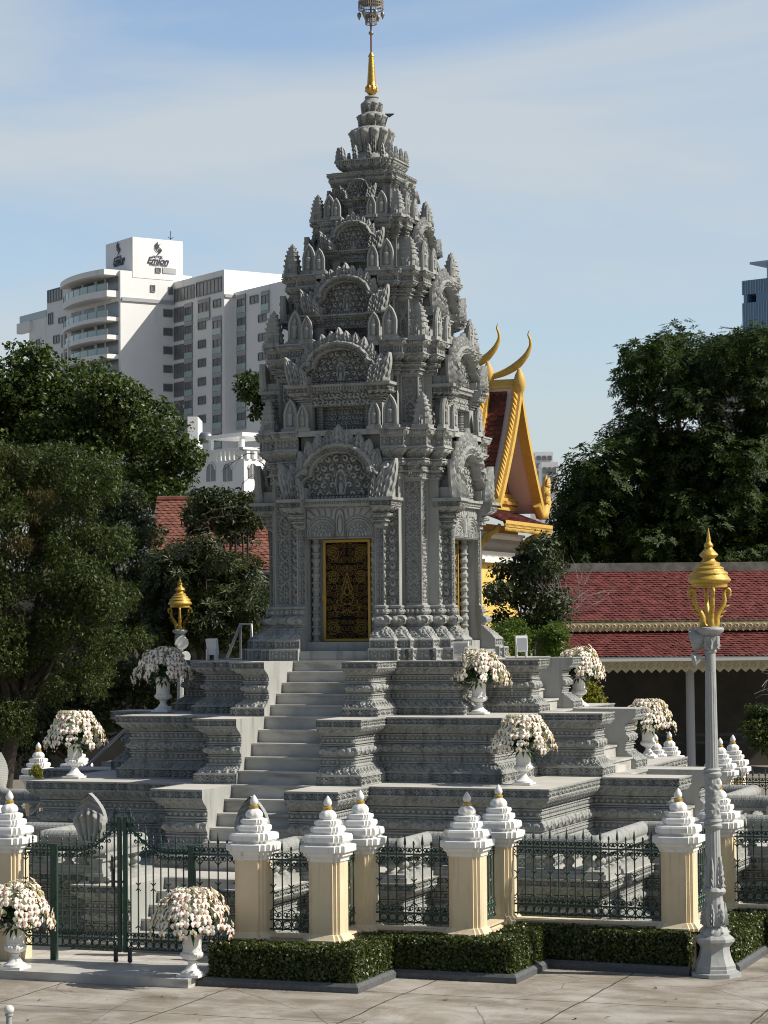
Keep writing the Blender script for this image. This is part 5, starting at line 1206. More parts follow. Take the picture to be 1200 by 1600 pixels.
def fringe(g, o, eu, W_, h, p, th, dn=np.array([0, 0, -1.0]), nrm=None):
    """scalloped board"""
    n = int(W_/p); eu = np.asarray(eu)
    pts = [np.asarray(o)]
    for i in range(n): pts += [o+eu*(i*p)+dn*h*.68, o+eu*((i+.5)*p)+dn*h, ]
    pts += [o+eu*(n*p)+dn*h*.68, o+eu*(n*p)]
    g.slab(pts, nrm*th)
    for i in range(n): g.ring(o+eu*((i+.5)*p)+dn*h*.38-nrm*.012, eu, dn, h*.20, h*.055, 8, 4)
rr_ = np.random.default_rng(5)
HRa, HFa = np.array(HR), np.array(HF); ZU = np.array([0, 0, 1.0])
# ---- gallery on the right
gal = thing('gallery', 'long low gallery with two-tier dark red tiled roofs behind the lamp post', 'building', tuple(along(11, 77, GZ)))
l0, l1 = 5.3, 19.0; W_ = l1-l0
def gp(lat, dep, z): return along(lat, dep, z)
def gslope(nm, la, da, za, db, zb, seed, tw=.165, tl=.14):
    r = np.random.default_rng(seed); a, b = gp(la, da, za), gp(la, db, zb); ev = (b-a)/np.linalg.norm(b-a); up = np.cross(HRa, ev); up = up if up[2] > 0 else -up
    g = G(); g.slab([a, gp(la, db, zb), gp(l1, db, zb), gp(l1, da, za)], (0, 0, -.06)); bd = g.build(nm, DARKW, gal)
    g = G(); tiles(g, a, HRa, ev, W_, np.linalg.norm(b-a)-tl*.3, tw, tl, r, up); g.build('tiles', TILE_R, bd)
gslope('upper_roof', l0, 79.2, 2.36, 76.4, .66, 1); gslope('lower_roof', l0, 76.6, .33, 74.8, -.54, 2)
g = G(); g.slab([gp(l0, 82.0, .66), gp(l0, 79.2, 2.36), gp(l1, 79.2, 2.36), gp(l1, 82, .66)], (0, 0, -.06)); g.build('back_roof', DARKW, gal)
g = G(); g.obox(gp((l0+l1)/2, 79.2, 2.45), HRa*W_/2, HFa*.13, ZU*.15); g.build('ridge', RIDGE, gal)
g = G(); g.obox(gp((l0+l1)/2, 76.45, .50), HRa*W_/2, HFa*.05, ZU*.17); fringe(g, gp(l0, 76.36, .60), HRa, W_, .30, .22, .03, nrm=HFa); g.build('upper_fascia', BEIGE, gal)
g = G(); fringe(g, gp(l0, 74.76, -.63), HRa, W_, .36, .27, .03, nrm=HFa); g.build('lower_fascia', BEIGE, gal)
g = G(); g.obox(gp((l0+l1)/2, 74.72, -.575), HRa*W_/2, HFa*.06, ZU*.045); g.build('gutter', LIGHTM, gal)
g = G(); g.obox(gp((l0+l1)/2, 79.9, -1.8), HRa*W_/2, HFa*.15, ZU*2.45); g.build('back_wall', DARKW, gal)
for la in (9.72, 5.2, 14.3, 18.6):
    g = G(); p = gp(la, 75.6, 0); g.lathe([(.19, GZ), (.19, GZ+.2), (.145, GZ+.25), (.135, -.95), (.20, -.85), (.20, -.6)], (p[0], p[1], 0), 16); g.build('column', GREYC, gal, smooth=40)
g = G()
for z in (-3.0, -3.25): g.obox(gp(13.5, 75.9, z), HRa*5, HFa*.03, ZU*.04)
g.build('rail', DARKM, gal)
# ---- red-roofed hall on the left
hall = thing('tiled_hall', 'low hall with orange-red tiled roof among the trees left of the stupa', 'building', tuple(along(-5, 77, GZ)))
l0, l1 = -7.6, 1.5; W_ = l1-l0
def hslope(da, za, db, zb, seed):
    r = np.random.default_rng(seed); a, b = along(l0, da, za), along(l0, db, zb); ev = (b-a)/np.linalg.norm(b-a); up = np.cross(HRa, ev); up = up if up[2] > 0 else -up
    g = G(); g.slab([a, b, along(l1, db, zb), along(l1, da, za)], (0, 0, -.08)); bd = g.build('roof', DARKW, hall)
    if db < da: g = G(); tiles(g, a, HRa, ev, W_, np.linalg.norm(b-a), .21, .20, r, up); g.build('tiles', TILE_O, bd)
hslope(79, 4.85, 74.5, 2.3, 3); hslope(79, 4.85, 83.5, 2.3, 4)
g = G()
for i in range(40): p = along(l0+W_*i/40, 79, 4.86); q = along(l0+W_*(i+1.06)/40, 79, 4.86); g.tube([p, q], [.10, .13], 8)
g.build('ridge', TILE_O, hall)
g = G(); g.obox(along((-16+l1)/2, 76.4, -.9), HRa*(l1+16)/2, HFa*.15, ZU*3.32); g.build('wall', DARKW, hall)  # dark wall run past the roof end, standing in for deep shade
# ---- yellow temple hall, its gable facing the same way as the stupa's right side
tmp = at_plane(775, 790, at_depth(775, 790, 80), -np.array(HF)); XG, Y0 = tmp[0], tmp[1]; ZF = tmp[2]; WG = 5.2; YM = Y0+WG/2; ZA = .605+(976.4-603)*((np.array([XG, YM, 0])-CAM)@HFa)/FPX
temple = thing('temple_hall', 'yellow temple hall with steep gold-edged gable and curved roof finials', 'temple', (XG-4, YM, GZ))
GOLDY = mat('golden_yellow_trim', (.62, .40, .085), .6, (.52, .32, .06), 5, .2, 20); REDW = mat('dark_red_board', (.22, .045, .03), .7); WTRIM = mat('white_trim', (.78, .74, .68), .7)
def barge(xg, ys, zs, s):
    """flamed bargeboard along a curve in the gable plane"""
    g = G(); P = np.stack([np.full(len(ys), xg), ys, zs], 1); t = np.gradient(P, axis=0); t /= np.linalg.norm(t, axis=1)[:, None]; nv = np.stack([0*t[:, 0], -t[:, 2]*s, t[:, 1]*s], 1); nv *= np.sign(nv[:, 2:3]+1e-6)
    A, B = P+nv*.07, P-nv*.14; w = np.array([.16, 0, 0]); g.grid(np.stack([A+w, B+w])); g.grid(np.stack([A-w, A+w])); g.grid(np.stack([B+w, B-w])); g.grid(np.stack([B-w, A-w]))
    n = len(P)
    for i in range(2, n-2, 1):
        b = P[i]+nv[i]*.08; tip = P[i]+nv[i]*.30+np.array([0, 0, .12]); tw = t[i]*.09
        for sx in (.07, -.07): g.add([b-tw+[sx, 0, 0], b+tw+[sx, 0, 0], tip], [(0, 1, 2)])
        g.add([b-tw+[.07, 0, 0], b-tw-[.07, 0, 0], tip], [(0, 1, 2)]); g.add([b+tw+[.07, 0, 0], b+tw-[.07, 0, 0], tip], [(0, 1, 2)])
    return g
def chofa(x, y, z, h):
    g = G(); k = np.array([(-1.5, -.05), (-.9, .0), (-.42, .09), (-.02, .25), (.24, .46), (.36, .66), (.34, .80), (.27, .90), (.32, 1.0)])
    t = np.linspace(0, 8, 40); px, pz = np.interp(t, range(9), k[:, 0]), np.interp(t, range(9), k[:, 1])
    for _ in range(4): px[1:-1] = (px[:-2]+px[1:-1]*2+px[2:])/4; pz[1:-1] = (pz[:-2]+pz[1:-1]*2+pz[2:])/4
    g.tube(np.stack([x+px*h*.78, np.full(40, y), z+pz*h], 1), np.interp(t, [0, 2, 3, 5, 7, 8], [.06, .15, .17, .07, .038, .010])*h/1.9, 8)
    g.lathe([(.03, -.75), (.11, -.62), (.20, -.40), (.22, -.2), (.16, .05), (.06, .25)], (x+.02, y, z), 14); return g
def roof_set(xg, dz, xl, nm):
    zf, za = ZF+dz, ZA+dz; u = np.linspace(0, 1, 26); cur = lambda u: za-(za-zf)*(u**.86)
    for s, seed in ((-1, 1), (1, 2)):
        yy = YM+s*(WG/2)*u**1.12; zz = cur(u)
        if s < 0 or True:
            g = barge(xg, yy, zz, s); g.build('bargeboard', GOLDY, temple)
        rows = 26; r = np.random.default_rng(seed); g = G(); gb_ = G()
        for k in range(rows):
            a, b = (k/rows), ((k+1)/rows); pa = np.array([xl, YM+s*(WG/2)*a**1.12, float(cur(a))]); pb = np.array([xl, YM+s*(WG/2)*b**1.12, float(cur(b))])
            ev = (pb-pa)/np.linalg.norm(pb-pa); up = np.cross([1, 0, 0], ev); up = up if up[2] > 0 else -up
            tiles(g, pa-up*.02, np.array([1.0, 0, 0]), ev, xg-.2-xl, np.linalg.norm(pb-pa)*1.02, .24, np.linalg.norm(pb-pa), r, up)
            gb_.slab([pa-up*.05, pb-up*.05, pb-up*.05+[xg-.15-xl, 0, 0], pa-up*.05+[xg-.15-xl, 0, 0]], -up*.05)
        rf = gb_.build('roof', PINKP, temple); g.build('tiles', TILE_D, rf)
    g = chofa(xg+.05, YM, za+.30, 1.62); g.build('roof_finial', GOLDY, temple, smooth=60)
    g = G(); g.slab([(xl, YM-.10, za-.12), (xl, YM+.10, za-.12), (xl, YM+.06, za+.22), (xl, YM-.06, za+.22)], (xg-xl, 0, 0)); g.build('ridge', GOLDY, temple)
roof_set(XG, 0, XG-3.0, 'a'); roof_set(XG-1.15, .30, XG-9, 'b')
xr = XG-.95
# pediment board with gilt scrolls, carved courses, skirt roof, cornice, wall
g = G(); g.slab([(xr, YM-WG*.46, ZF+.1), (xr, YM+WG*.46, ZF+.1), (xr, YM, ZA-.35)], (-.12, 0, 0)); ped = g.build('pediment', REDW, temple)
g = G(); r = random.Random(3)
for i in range(46):
    h_ = r.random(); w_ = (1-h_)*WG*.40; y = YM+r.uniform(-w_, w_); z = ZF+.75+h_*(ZA-ZF-1.6); t = np.linspace(0, 1, 12); a = r.uniform(0, 6.28)+t*8; rad = .20*(1-.8*t)
    g.tube(np.stack([np.full(12, xr+.04), y+rad*np.cos(a), z+rad*np.sin(a)], 1), .035, 5)
g.build('gilt_scrolls', GOLDP, ped)
for k, (za_, zb_, o, m_) in enumerate([(.02, .20, .12, GOLDY), (.20, .34, .20, REDW), (.34, .46, .14, GOLDY), (.46, .62, .06, REDW)]):
    g = G(); g.box(xr, xr+o, YM-WG*.47+k*.1, YM+WG*.47-k*.1, ZF+za_, ZF+zb_); g.build('carved_course', m_, temple)
g = G()
for i in range(34):
    y = YM-WG*.45+WG*.90*i/33; g.box(xr+.10, xr+.23, y-.035, y+.035, ZF+.22, ZF+.33)
    g.box(xr+.05, xr+.10, y-.035, y+.035, ZF+.48, ZF+.60)
g.build('gilt_dentils', GOLDY, temple)
a = np.array([xr, YM-WG/2-.15, ZF-.02]); b = np.array([XG+.35, YM-WG/2-.15, ZF-.52]); ev = (b-a)/np.linalg.norm(b-a); up = np.cross(ev, [0, 1, 0]); up = up if up[2] > 0 else -up
g = G(); g.slab([a, b, b+[0, WG+.3, 0], a+[0, WG+.3, 0]], (0, 0, -.06)); sk = g.build('skirt_roof', REDW, temple); g = G(); tiles(g, a, np.array([0, 1.0, 0]), ev, WG+.3, np.linalg.norm(b-a), .2, .17, rr_, up); g.build('tiles', TILE_R, sk)
g = G(); fringe(g, np.array([XG+.37, YM-WG/2-.15, ZF-.53]), np.array([0, 1.0, 0]), WG+.3, .34, .13, .04, nrm=np.array([-1.0, 0, 0])); g.box(XG+.30, XG+.40, YM-WG/2-.15, YM+WG/2+.15, ZF-.62, ZF-.50); g.build('fringe', GOLDY, temple)
xw = XG-.75
g = G(); g.box(xw-8, xw, YM-WG/2+.35, YM+WG/2-.35, GZ, ZF-.55); g.build('wall', YWALL, temple)
g = G(); g.box(xw, xw+.25, YM-WG/2+.3, YM+WG/2-.3, ZF-.95, ZF-.85); g.box(xw, xw+.16, YM-WG/2+.3, YM+WG/2-.3, ZF-1.06, ZF-.95); g.box(xw, xw+.14, YM-WG/2+.3, YM+WG/2-.3, ZF-1.78, ZF-1.50); g.box(xw, xw+.24, YM-WG/2+.3, YM+WG/2-.3, ZF-1.90, ZF-1.78); g.build('white_mouldings', WTRIM, temple)
g = G()
for i in range(40): y = YM-WG/2+.35+(WG-.7)*i/39; leaf_mesh(g, (xw+.02, y, ZF-1.5), (.2, 0, 1), (0, 1, 0), (1, 0, 0), .44, .12, .05, nr=6, nc=5)
g.build('leaf_course', mat('grey_stucco', (.50, .46, .42), .8), temple)
for y in (Y0+.1, Y0+WG-.3):
    g = G(); P = [(xw+.05, y, ZF-1.9), (xw+.12, y, ZF-1.4), (xw+.35, y, ZF-1.0), (xw+.72, y, ZF-.85), (xw+.85, y, ZF-.62)]; g.tube(P, [.05, .12, .10, .10, .05], 7); leaf_mesh(g, (xw+.3, y, ZF-1.2), (.7, 0, .7), (0, 1, 0), (.7, 0, -.7), .5, .2, .05); g.build('bracket', GOLDY, temple, smooth=60)
# upturned naga at the far foot of the gable
g = G(); yn = Y0+WG; P = [(XG, yn-.5, ZF+.25), (XG, yn-.1, ZF-.12), (XG, yn+.35, ZF-.10), (XG, yn+.62, ZF+.35), (XG, yn+.55, ZF+.85), (XG, yn+.75, ZF+1.35)]; g.tube(P, [.16, .18, .20, .22, .16, .03], 8)
for k in range(3): leaf_mesh(g, (XG+.1, yn+.45+.05*k, ZF+.3+.3*k), (0, .4, .9), (0, .9, -.4), (1, 0, 0), .62-.1*k, .34, .08)
g.build('naga_foot', GOLDY, temple, smooth=60)
g = G(); g.slab([(xw+.1, Y0-2.6, -.05), (xw+.1, Y0-.3, 1.35), (xw-5, Y0-.3, 1.35), (xw-5, Y0-2.6, -.05)], (0, 0, -.1)); sk = g.build('side_roof', TILE_R, temple)
a = np.array([xw-5, Y0-.3, 1.36]); b = np.array([xw-5, Y0-2.6, -.04]); ev = (b-a)/np.linalg.norm(b-a); g = G(); tiles(g, a, np.array([1.0, 0, 0]), ev, 5.1, np.linalg.norm(b-a), .2, .18, rr_, np.array([0, -ev[2]*-1, abs(ev[1])])); g.build('tiles', TILE_R, sk)
g = G(); g.slab([(xw+.12, Y0-2.65, -.2), (xw+.12, Y0-.3, 1.22), (xw+.12, Y0-.3, 1.5), (xw+.12, Y0-2.65, .06)], (.1, 0, 0)); g.build('verge', YWALL, temple)

# ---- white hotel tower in the distance
A33 = R(34); nR = -HFa*math.cos(A33)+HRa*math.sin(A33); eR = HRa*math.cos(A33)+HFa*math.sin(A33); nL = -eR; eL = -nR
P0 = at_depth(188, 422, 380.0)
hotel = thing('hotel_tower', 'white high-rise hotel with curved balconies and a rooftop sign, left behind the trees', 'building', (P0[0], P0[1], GZ))
def onR(u, v, P=P0): return at_plane(u, v, P, nR)
def onL(u, v, P=P0): return at_plane(u, v, P, nL)
def block(nm, P, a, b, zt, z0=GZ, m_=WPLAS, par=None):
    """box with ridge corner P, running a along eR and b along eL"""
    p = np.array([P[0], P[1], 0]); q = [p, p+eR*a, p+eR*a+eL*b, p+eL*b]; g = G(); g.slab([(*c[:2], z0) for c in q], (0, 0, zt-z0)); return g.build(nm, m_, par or hotel)
z0h = P0[2]; Lp = lambda u, v: float((onL(u, v)-P0)@eL); Rp = lambda u, v, P=P0: float((onR(u, v, P)-P)@eR)
P1 = onR(272, 440); P2 = onL(350, 421, P1); P3 = onR(367, 457, P2); P4 = onL(480, 430, P3)
block('main_block', P0, Rp(300, 440), Lp(104, 440), z0h)
block('left_wing', P0+eL*(Lp(104, 440)-.05)+eR*.02, 16, Lp(73, 450)-Lp(104, 440), onL(88, 450)[2]); block('far_wing', P0+eL*(Lp(73, 450)-.1)+eR*.04, 14, Lp(45, 487)-Lp(73, 450), onL(60, 498)[2])
zs1 = onR(207, 370)[2]; dL = Rp(207, 400); bS = block('sign_block', P0+eR*dL+nR*.06, Rp(285, 378)-dL, float((at_plane(165, 382, onR(207, 370), nL)-onR(207, 370))@eL), zs1, z0h-1)
bay = float((P2-P1)@nR); block('bay_block', np.array(P2), 30, bay+12, P2[2]); bay2 = float((P4-P3)@nR); block('outer_block', np.array(P4), 26, bay2+9, P3[2])
def win(face, P, u0, u1, v0, v1, nm='window', recess=False):
    n = nR if face == 'R' else nL; a, b = at_plane(u0, v0, P, n), at_plane(u1, v0, P, n); zt = a[2]; zb = at_plane(u0, v1, P, n)[2]; a, b = np.array([a[0], a[1], 0]), np.array([b[0], b[1], 0]); d = b-a; L_ = np.linalg.norm(d); d /= L_
    c = (a+b)/2; g = G()
    f = .14
    for s in (-1, 1): g.obox(c+d*s*(L_/2-f/2)+ZU*(zt+zb)/2+n*.06, d*f/2, n*.10, ZU*(zt-zb)/2)
    for z in (zb+f/2, zt-f/2): g.obox(c+ZU*z+n*.06, d*(L_/2-f), n*.10, ZU*f/2)
    k = max(1, round(L_/1.1))
    for i in range(1, k): g.obox(a+d*L_*i/k+ZU*(zt+zb)/2+n*.05, d*.04, n*.08, ZU*((zt-zb)/2-f))
    o = g.build('window', WFRAME, hotel); g = G(); g.obox(c+ZU*(zt+zb)/2+n*.03, d*(L_/2-f*.5), n*.03, ZU*((zt-zb)/2-f*.5)); g.build('pane', WGLASS, o)
    if recess:
        g = G(); g.obox(c+ZU*(zb+.55)+n*.20, d*L_/2, n*.05, ZU*.5); g.build('glass_rail', RAILG, o); g = G(); g.obox(c+ZU*(zb-.2)+n*.12, d*L_/2, n*.14, ZU*.2); g.build('slab_edge', GREYC, o); g = G(); g.obox(c+ZU*(zt-.35)+n*.10, d*L_/2, n*.12, ZU*.33); g.build('lintel_band', GREYC, o)
for i in range(8):
    d = 29.1*i
    if i < 7:
        win('R', P0, 255, 269, 483+d, 495+d); win('L', P1, 272.8, 288, 482+d*1.0, 505+d); win('L', P1, 289.5, 301, 475+d, 504+d, recess=True); win('L', P1, 333, 346.5, 496+d*1.01, 525+d*1.01, recess=True)
    if i: win('L', P1, 310, 322, 474+d*1.005, 487+d*1.005)
    if i < 7: win('L', P3, 371, 384.5, 462+d*1.015, 491+d*1.015, recess=True); 
    if 0 < i < 6: win('L', P3, 404, 416.5, 462.5+d*1.02, 475+d*1.02)
win('R', P0, 235, 242, 445, 456); win('R', P0, 263, 269.5, 448, 460); win('L', P1, 273, 304, 452, 473); win('L', P1, 307, 347, 442, 465); win('L', P1, 310.5, 328.5, 469, 500, recess=True); win('L', P1, 333.5, 345.5, 469, 482); win('L', P3, 391, 404, 463, 476); win('L', P3, 409, 421, 456, 487, recess=True)
win('L', P0, 76, 83, 490, 508); win('L', P0, 92, 103, 497, 506); win('L', P0, 84, 93, 525, 538); win('L', P0, 97, 104, 523, 544); win('L', P0, 97, 104, 552, 572); win('L', P0, 57, 62, 531, 541); win('L', P0, 75, 97, 454, 474)
g = G(); a = onR(190, 467); b = onR(271, 467); z = a[2]; c = (a+b)/2; g.obox(np.array([c[0], c[1], z])+nR*.1, eR*np.linalg.norm((b-a)[:2])/2, nR*.15, ZU*.3); g.build('string_course', GREYC, hotel)
g = G(); a = onR(351, 462, P2); g.obox(np.array([a[0], a[1], a[2]])+eR*3+nR*.1, eR*3, nR*.12, ZU*.25); g.build('string_course', GREYC, hotel)
# curved balconies on the left facade
s1, s2 = Lp(105, 500), Lp(186, 500); tz = np.linspace(0, 1, 22)
def bplan(o): 
    s = s1+(s2-s1)*tz; bul = 2.6*np.sin(PI*np.clip(tz*.78+.02, 0, 1))**.8+.5; return [P0+eL*a+nL*(b_+o) for a, b_ in zip(s, bul)]
for k, (vt, vb, vs) in enumerate([(445, 456, 466), (487, 497, 503), (516, 525, 532), (545, 555, 562), (574, 584, 591), (603, 613, 620)]):
    z1_, z2_, z3_ = (onL(180, v)[2] for v in (vt, vb, vs)); pl = bplan(0)
    q = [np.array([p[0], p[1], z3_]) for p in pl]; base = [P0+eL*s2, P0+eL*s1]; q2 = q+[np.array([*(b_-nL*.2)[:2], z3_]) for b_ in base]
    g = G(); g.slab(q2, (0, 0, z2_-z3_)); bal = g.build('balcony', WPLAS, hotel)
    g = G(); g.grid(np.stack([[np.array([p[0], p[1], z2_]) for p in bplan(-.1)], [np.array([p[0], p[1], z1_]) for p in bplan(-.1)]])); g.build('glass_rail', RAILG, bal)
    g = G()
    for i in range(0, 22, 3): p = bplan(-.12)[i]; g.obox((p[0], p[1], (z1_+z2_)/2), eL*.06, nL*.06, ZU*(z1_-z2_)/2)
    g.build('rail_post', WFRAME, bal)
    for (ua, ub) in ((112, 127), (131, 147), (152, 163), (166, 185)):
        a, b = onL(ua, vt-10), onL(ub, vt-10); c = (a+b)/2; g = G(); g.obox((c[0], c[1], z2_+1.35), (b-a)*[.5, .5, 0], nL*.06, ZU*1.25); g.build('balcony_door', WGLASS, bal)
zc = onL(180, 432)[2]; q = [np.array([p[0], p[1], zc]) for p in bplan(.5)]+[np.array([*(P0+eL*s-nL*.2)[:2], zc]) for s in (s2, s1)]; g = G(); g.slab(q, (0, 0, .9)); g.build('curved_eave', WPLAS, hotel)
for u in (116, 127.5):
    p = bplan(.05)[2 if u < 120 else 6]; g = G(); g.obox((p[0], p[1], 42 if u < 120 else 34), eL*.15, nL*.15, ZU*(14 if u > 120 else 8)); g.build('balcony_post', WPLAS, hotel)
a, b = onL(73, 485), onL(31, 485); c = (a+b)/2; zz = onL(60, 498)[2]; g = G(); g.obox((c[0], c[1], zz+.6), (b-a)*[.5, .5, 0], nL*.05, ZU*.6); g.build('glass_rail', RAILG, hotel)
a, b = onL(50, 500), onL(30, 500); c = (a+b)/2; g = G(); g.obox((c[0], c[1], zz-1.0), (b-a)*[.5, .5, 0], nL*.5, ZU*.9); g.build('corner_balcony', WPLAS, hotel)
# rooftop sign: emblem and lettering on two faces
INK = mat('sign_blue_black', (.03, .035, .07), .5)
def text(body, size, o, ex, n, shear=.0, par=None, mt=INK, ext=.03, sx=1.0, bold=0.0):
    c = bpy.data.curves.new('lettering', 'FONT'); c.body = body; c.size = size; c.shear = shear; c.extrude = ext; c.align_x = 'CENTER'; c.offset = bold; c.materials.append(mt)
    tmp_ = bpy.data.objects.new('tmp', c); COL.objects.link(tmp_); dg = bpy.context.evaluated_depsgraph_get(); me = bpy.data.meshes.new_from_object(tmp_.evaluated_get(dg)); bpy.data.objects.remove(tmp_)
    ob = bpy.data.objects.new('lettering', me); COL.objects.link(ob); ex = np.asarray(ex); o = np.asarray(o)-(ORG[par.name] if par else 0)
    ob.parent = par; ob.matrix_local = Matrix([[ex[k]*sx, ZU[k], n[k], o[k]] for k in range(3)]+[[0, 0, 0, 1]]); return ob
def emblem(c, ex, n, s):
    A = [(-.10, 1.0), (-.42, .72), (-.52, .45), (-.45, .28), (-.20, .10), (.02, -.12), (-.02, .15), (.10, .30), (.05, .48), (.35, .72), (.02, .62), (-.12, .70), (-.06, .82)]
    B = [(.12, .30), (.40, .10), (.52, -.08), (.42, -.30), (.15, -.55), (-.28, -.78), (.02, -.45), (.10, -.25), (-.02, -.10), (.16, .05)]
    Cc = [(-.50, .22), (-.30, -.02), (-.05, -.22), (-.08, -.32), (-.36, -.10), (-.54, .12)]
    g = G()
    for P in (A, B, Cc): g.slab([c+ex*x*s+ZU*z*s+n*.10 for x, z in P], -n*.06)
    return g.build('emblem', INK, hotel)
pR = onR(207, 370)+nR*.06
def onS(u, v): return at_plane(u, v, pR, nR)+nR*.08
def onSL(u, v): return at_plane(u, v, onR(207, 370), nL)+nL*.10
emblem(onS(247, 390), eR, nR, 1.25); text('HOTEL', .62, onS(246, 403.5), eR, nR, .25, hotel); text('Emion', 1.55, onS(246, 412.3), eR, nR, .40, hotel, bold=.03); text('PHNOM PENH', .52, onS(247, 416), eR, nR, .25, hotel)
eSL = -eL; emblem(onSL(186, 390), eSL, nL, 1.25); text('HOTEL', .62, onSL(186, 404), eSL, nL, .25, hotel); text('Emion', 1.6, onSL(186, 412), eSL, nL, .40, hotel, bold=.03); text('PHNOM PENH', .55, onSL(186, 416), eSL, nL, .25, hotel)
win('R', P0+nR*.08, 243, 251, 418, 426)
g = G(); a, b = onS(254, 420), onS(275, 421); c = (a+b)/2; g.obox((c[0], c[1], c[2]-.3), (b-a)*[.5, .5, 0], nR*.05, ZU*.45); g.build('vent_grille', GREYC, hotel)
g = G(); p = onS(280, 378)+eL*3; g.tube([p, p+ZU*2.2], .06, 5); g.tube([p+ZU*1.0-eR*.5+ZU*.2, p+ZU*.9, p+ZU*1.0+eR*.5+ZU*.2], .06, 5); g.build('antenna', DARKM, hotel)

# ---- other town buildings
def cbox(nm, m_, par, u0, u1, v0, v1, D, dep, yaw=0.0):
    a, b = at_depth(u0, v0, D), at_depth(u1, v0, D); zb = at_depth(u0, v1, D)[2]; c = (a+b)/2; w = np.linalg.norm((b-a)[:2])/2; ex = HRa*math.cos(yaw)+HFa*math.sin(yaw); ey = -HRa*math.sin(yaw)+HFa*math.cos(yaw)
    g = G(); g.obox(np.array([c[0], c[1], (a[2]+zb)/2])+ey*dep/2, ex*w, ey*dep/2, ZU*(a[2]-zb)/2); return g.build(nm, m_, par)
villa = thing('white_villa', 'white building with arched windows and a balustraded roof left of the tower', 'building', tuple(at_depth(380, 760, 150)*[1, 1, 0]+[0, 0, GZ]))
pv = at_depth(381, 702, 150); yv = R(-42)
vR = HRa*math.cos(R(40))+HFa*math.sin(R(40)); vnR = -HFa*math.cos(R(40))+HRa*math.sin(R(40)); vL = -vnR*1.0; 
def vblock(nm, P, a, b, z0, zt, m_):
    p = np.array([P[0], P[1], 0]); q = [p, p+vR*a, p+vR*a-vnR*b, p-vnR*b]; g = G(); g.slab([(*c[:2], z0) for c in q], (0, 0, zt-z0)); return g.build(nm, m_, villa)
vblock('wall', pv, 9, 5.6, GZ, pv[2]-.6, WPLAS)
g = G(); vnL = -vR
for i in range(12): c = np.array([pv[0], pv[1], pv[2]-.3])-vnR*(5.6*(i+.5)/12); g.obox(c, vR*.12, vnR*.14, ZU*.3)
for i in range(16): c = np.array([pv[0], pv[1], pv[2]-.3])+vR*(9*(i+.5)/16); g.obox(c, vR*.14, vnR*.12, ZU*.3)
g.build('balustrade', WPLAS, villa)
g = G(); g.obox(np.array([pv[0], pv[1], pv[2]+.06])-vnR*2.8, vR*.2, vnR*2.9, ZU*.08); g.obox(np.array([pv[0], pv[1], pv[2]+.06])+vR*4.5, vR*4.7, vnR*.2, ZU*.08); g.build('coping', WPLAS, villa)
def archwin(P, n, e, w, h):
    t = np.linspace(0, PI, 11); pts = [P-e*w/2, P+e*w/2]+[P+e*w/2*math.cos(a)+ZU*(h-w/2+w/2*math.sin(a)) for a in t]
    g = G(); g.slab([p+n*.05 for p in pts], -n*.03); o = g.build('arched_window', WGLASS, villa); g = G(); g.tube([p+n*.06 for p in pts[2:]], .05, 5); g.tube([P+n*.06, P+n*.06+ZU*h], .025, 4); g.build('frame', WPLAS, o)
for u in (356, 330): p = at_plane(u, 752, pv, vnL); archwin(p, vnL, vnR, .95, 1.2)
p = at_plane(394, 747, pv, vnR); archwin(p, vnR, vR, .62, .95)
vb = vblock('roof_canopy', pv-vnR*1.5+vR*1, 3, 4, pv[2]+1.0, pv[2]+1.25, WPLAS)
for a, b in ((1.2, 1.8), (3.6, 1.8), (1.2, 5.2), (3.6, 5.2)):
    c = np.array([pv[0], pv[1], 0])+vR*a-vnR*b; g = G(); g.obox((c[0], c[1], pv[2]+.4), vR*.12, vnR*.12, ZU*.7); g.build('canopy_post', WPLAS, villa)
cbox('stair_hut', WPLAS, villa, 293, 309, 651, 700, 160, 4, R(0)); c = at_depth(321, 684, 158); g = G(); g.tube([c-HRa*.45, c-HRa*.3, c+HRa*.3, c+HRa*.45], [.15, .38, .38, .15], 12); g.build('water_tank', STEEL, villa, smooth=60)
c = at_depth(301.5, 657, 159.9); text('SAKURA', .42, c-HFa*.03, HRa, -HFa, 0, villa, mat('sign_red', (.35, .06, .04), .6)) if False else None
far = thing('far_block', 'small pale apartment block far away between temple gable and right tree', 'building', tuple(at_depth(853, 760, 330)*[1, 1, 0]+[0, 0, GZ]))
cbox('wall', WPLAS, far, 836, 864, 706, 990, 330, 12)
for k in range(5):
    for j in range(3): cbox('window', WGLASS, far, 839+j*8.5, 845+j*8.5, 712+k*12, 719+k*12, 329.8, .3)
cbox('lower_wall', WPLAS, far, 846, 872, 722, 990, 322, 6); cbox('cornice', GREYC, far, 845, 873, 764, 768, 321.5, 6)
for j in range(3): cbox('window', WGLASS, far, 849+j*7.5, 854+j*7.5, 730, 740, 321.7, .3); cbox('window', WGLASS, far, 849+j*7.5, 854+j*7.5, 745, 755, 321.7, .3)
BLUEG = mat('blue_curtain_wall', (.12, .21, .34), .35, (.15, .26, .40), .05, spec=.5); BLUEF = mat('pale_blue_fin', (.30, .42, .55), .5)
tw = thing('glass_tower', 'blue glass high-rise with vertical fins at the right photo edge', 'tower', tuple(at_depth(1180, 800, 520)*[1, 1, 0]+[0, 0, GZ]))
ya = R(-40); ex = HRa*math.cos(ya)+HFa*math.sin(ya); nn_ = -HFa*math.cos(ya)+HRa*math.sin(ya); pt = at_depth(1159, 439, 520); zt = pt[2]; p = np.array([pt[0], pt[1], 0]); ez_o, ez_u = at_depth(1166, 474, 520)[2], at_depth(1166, 461, 520)[2]
g = G()
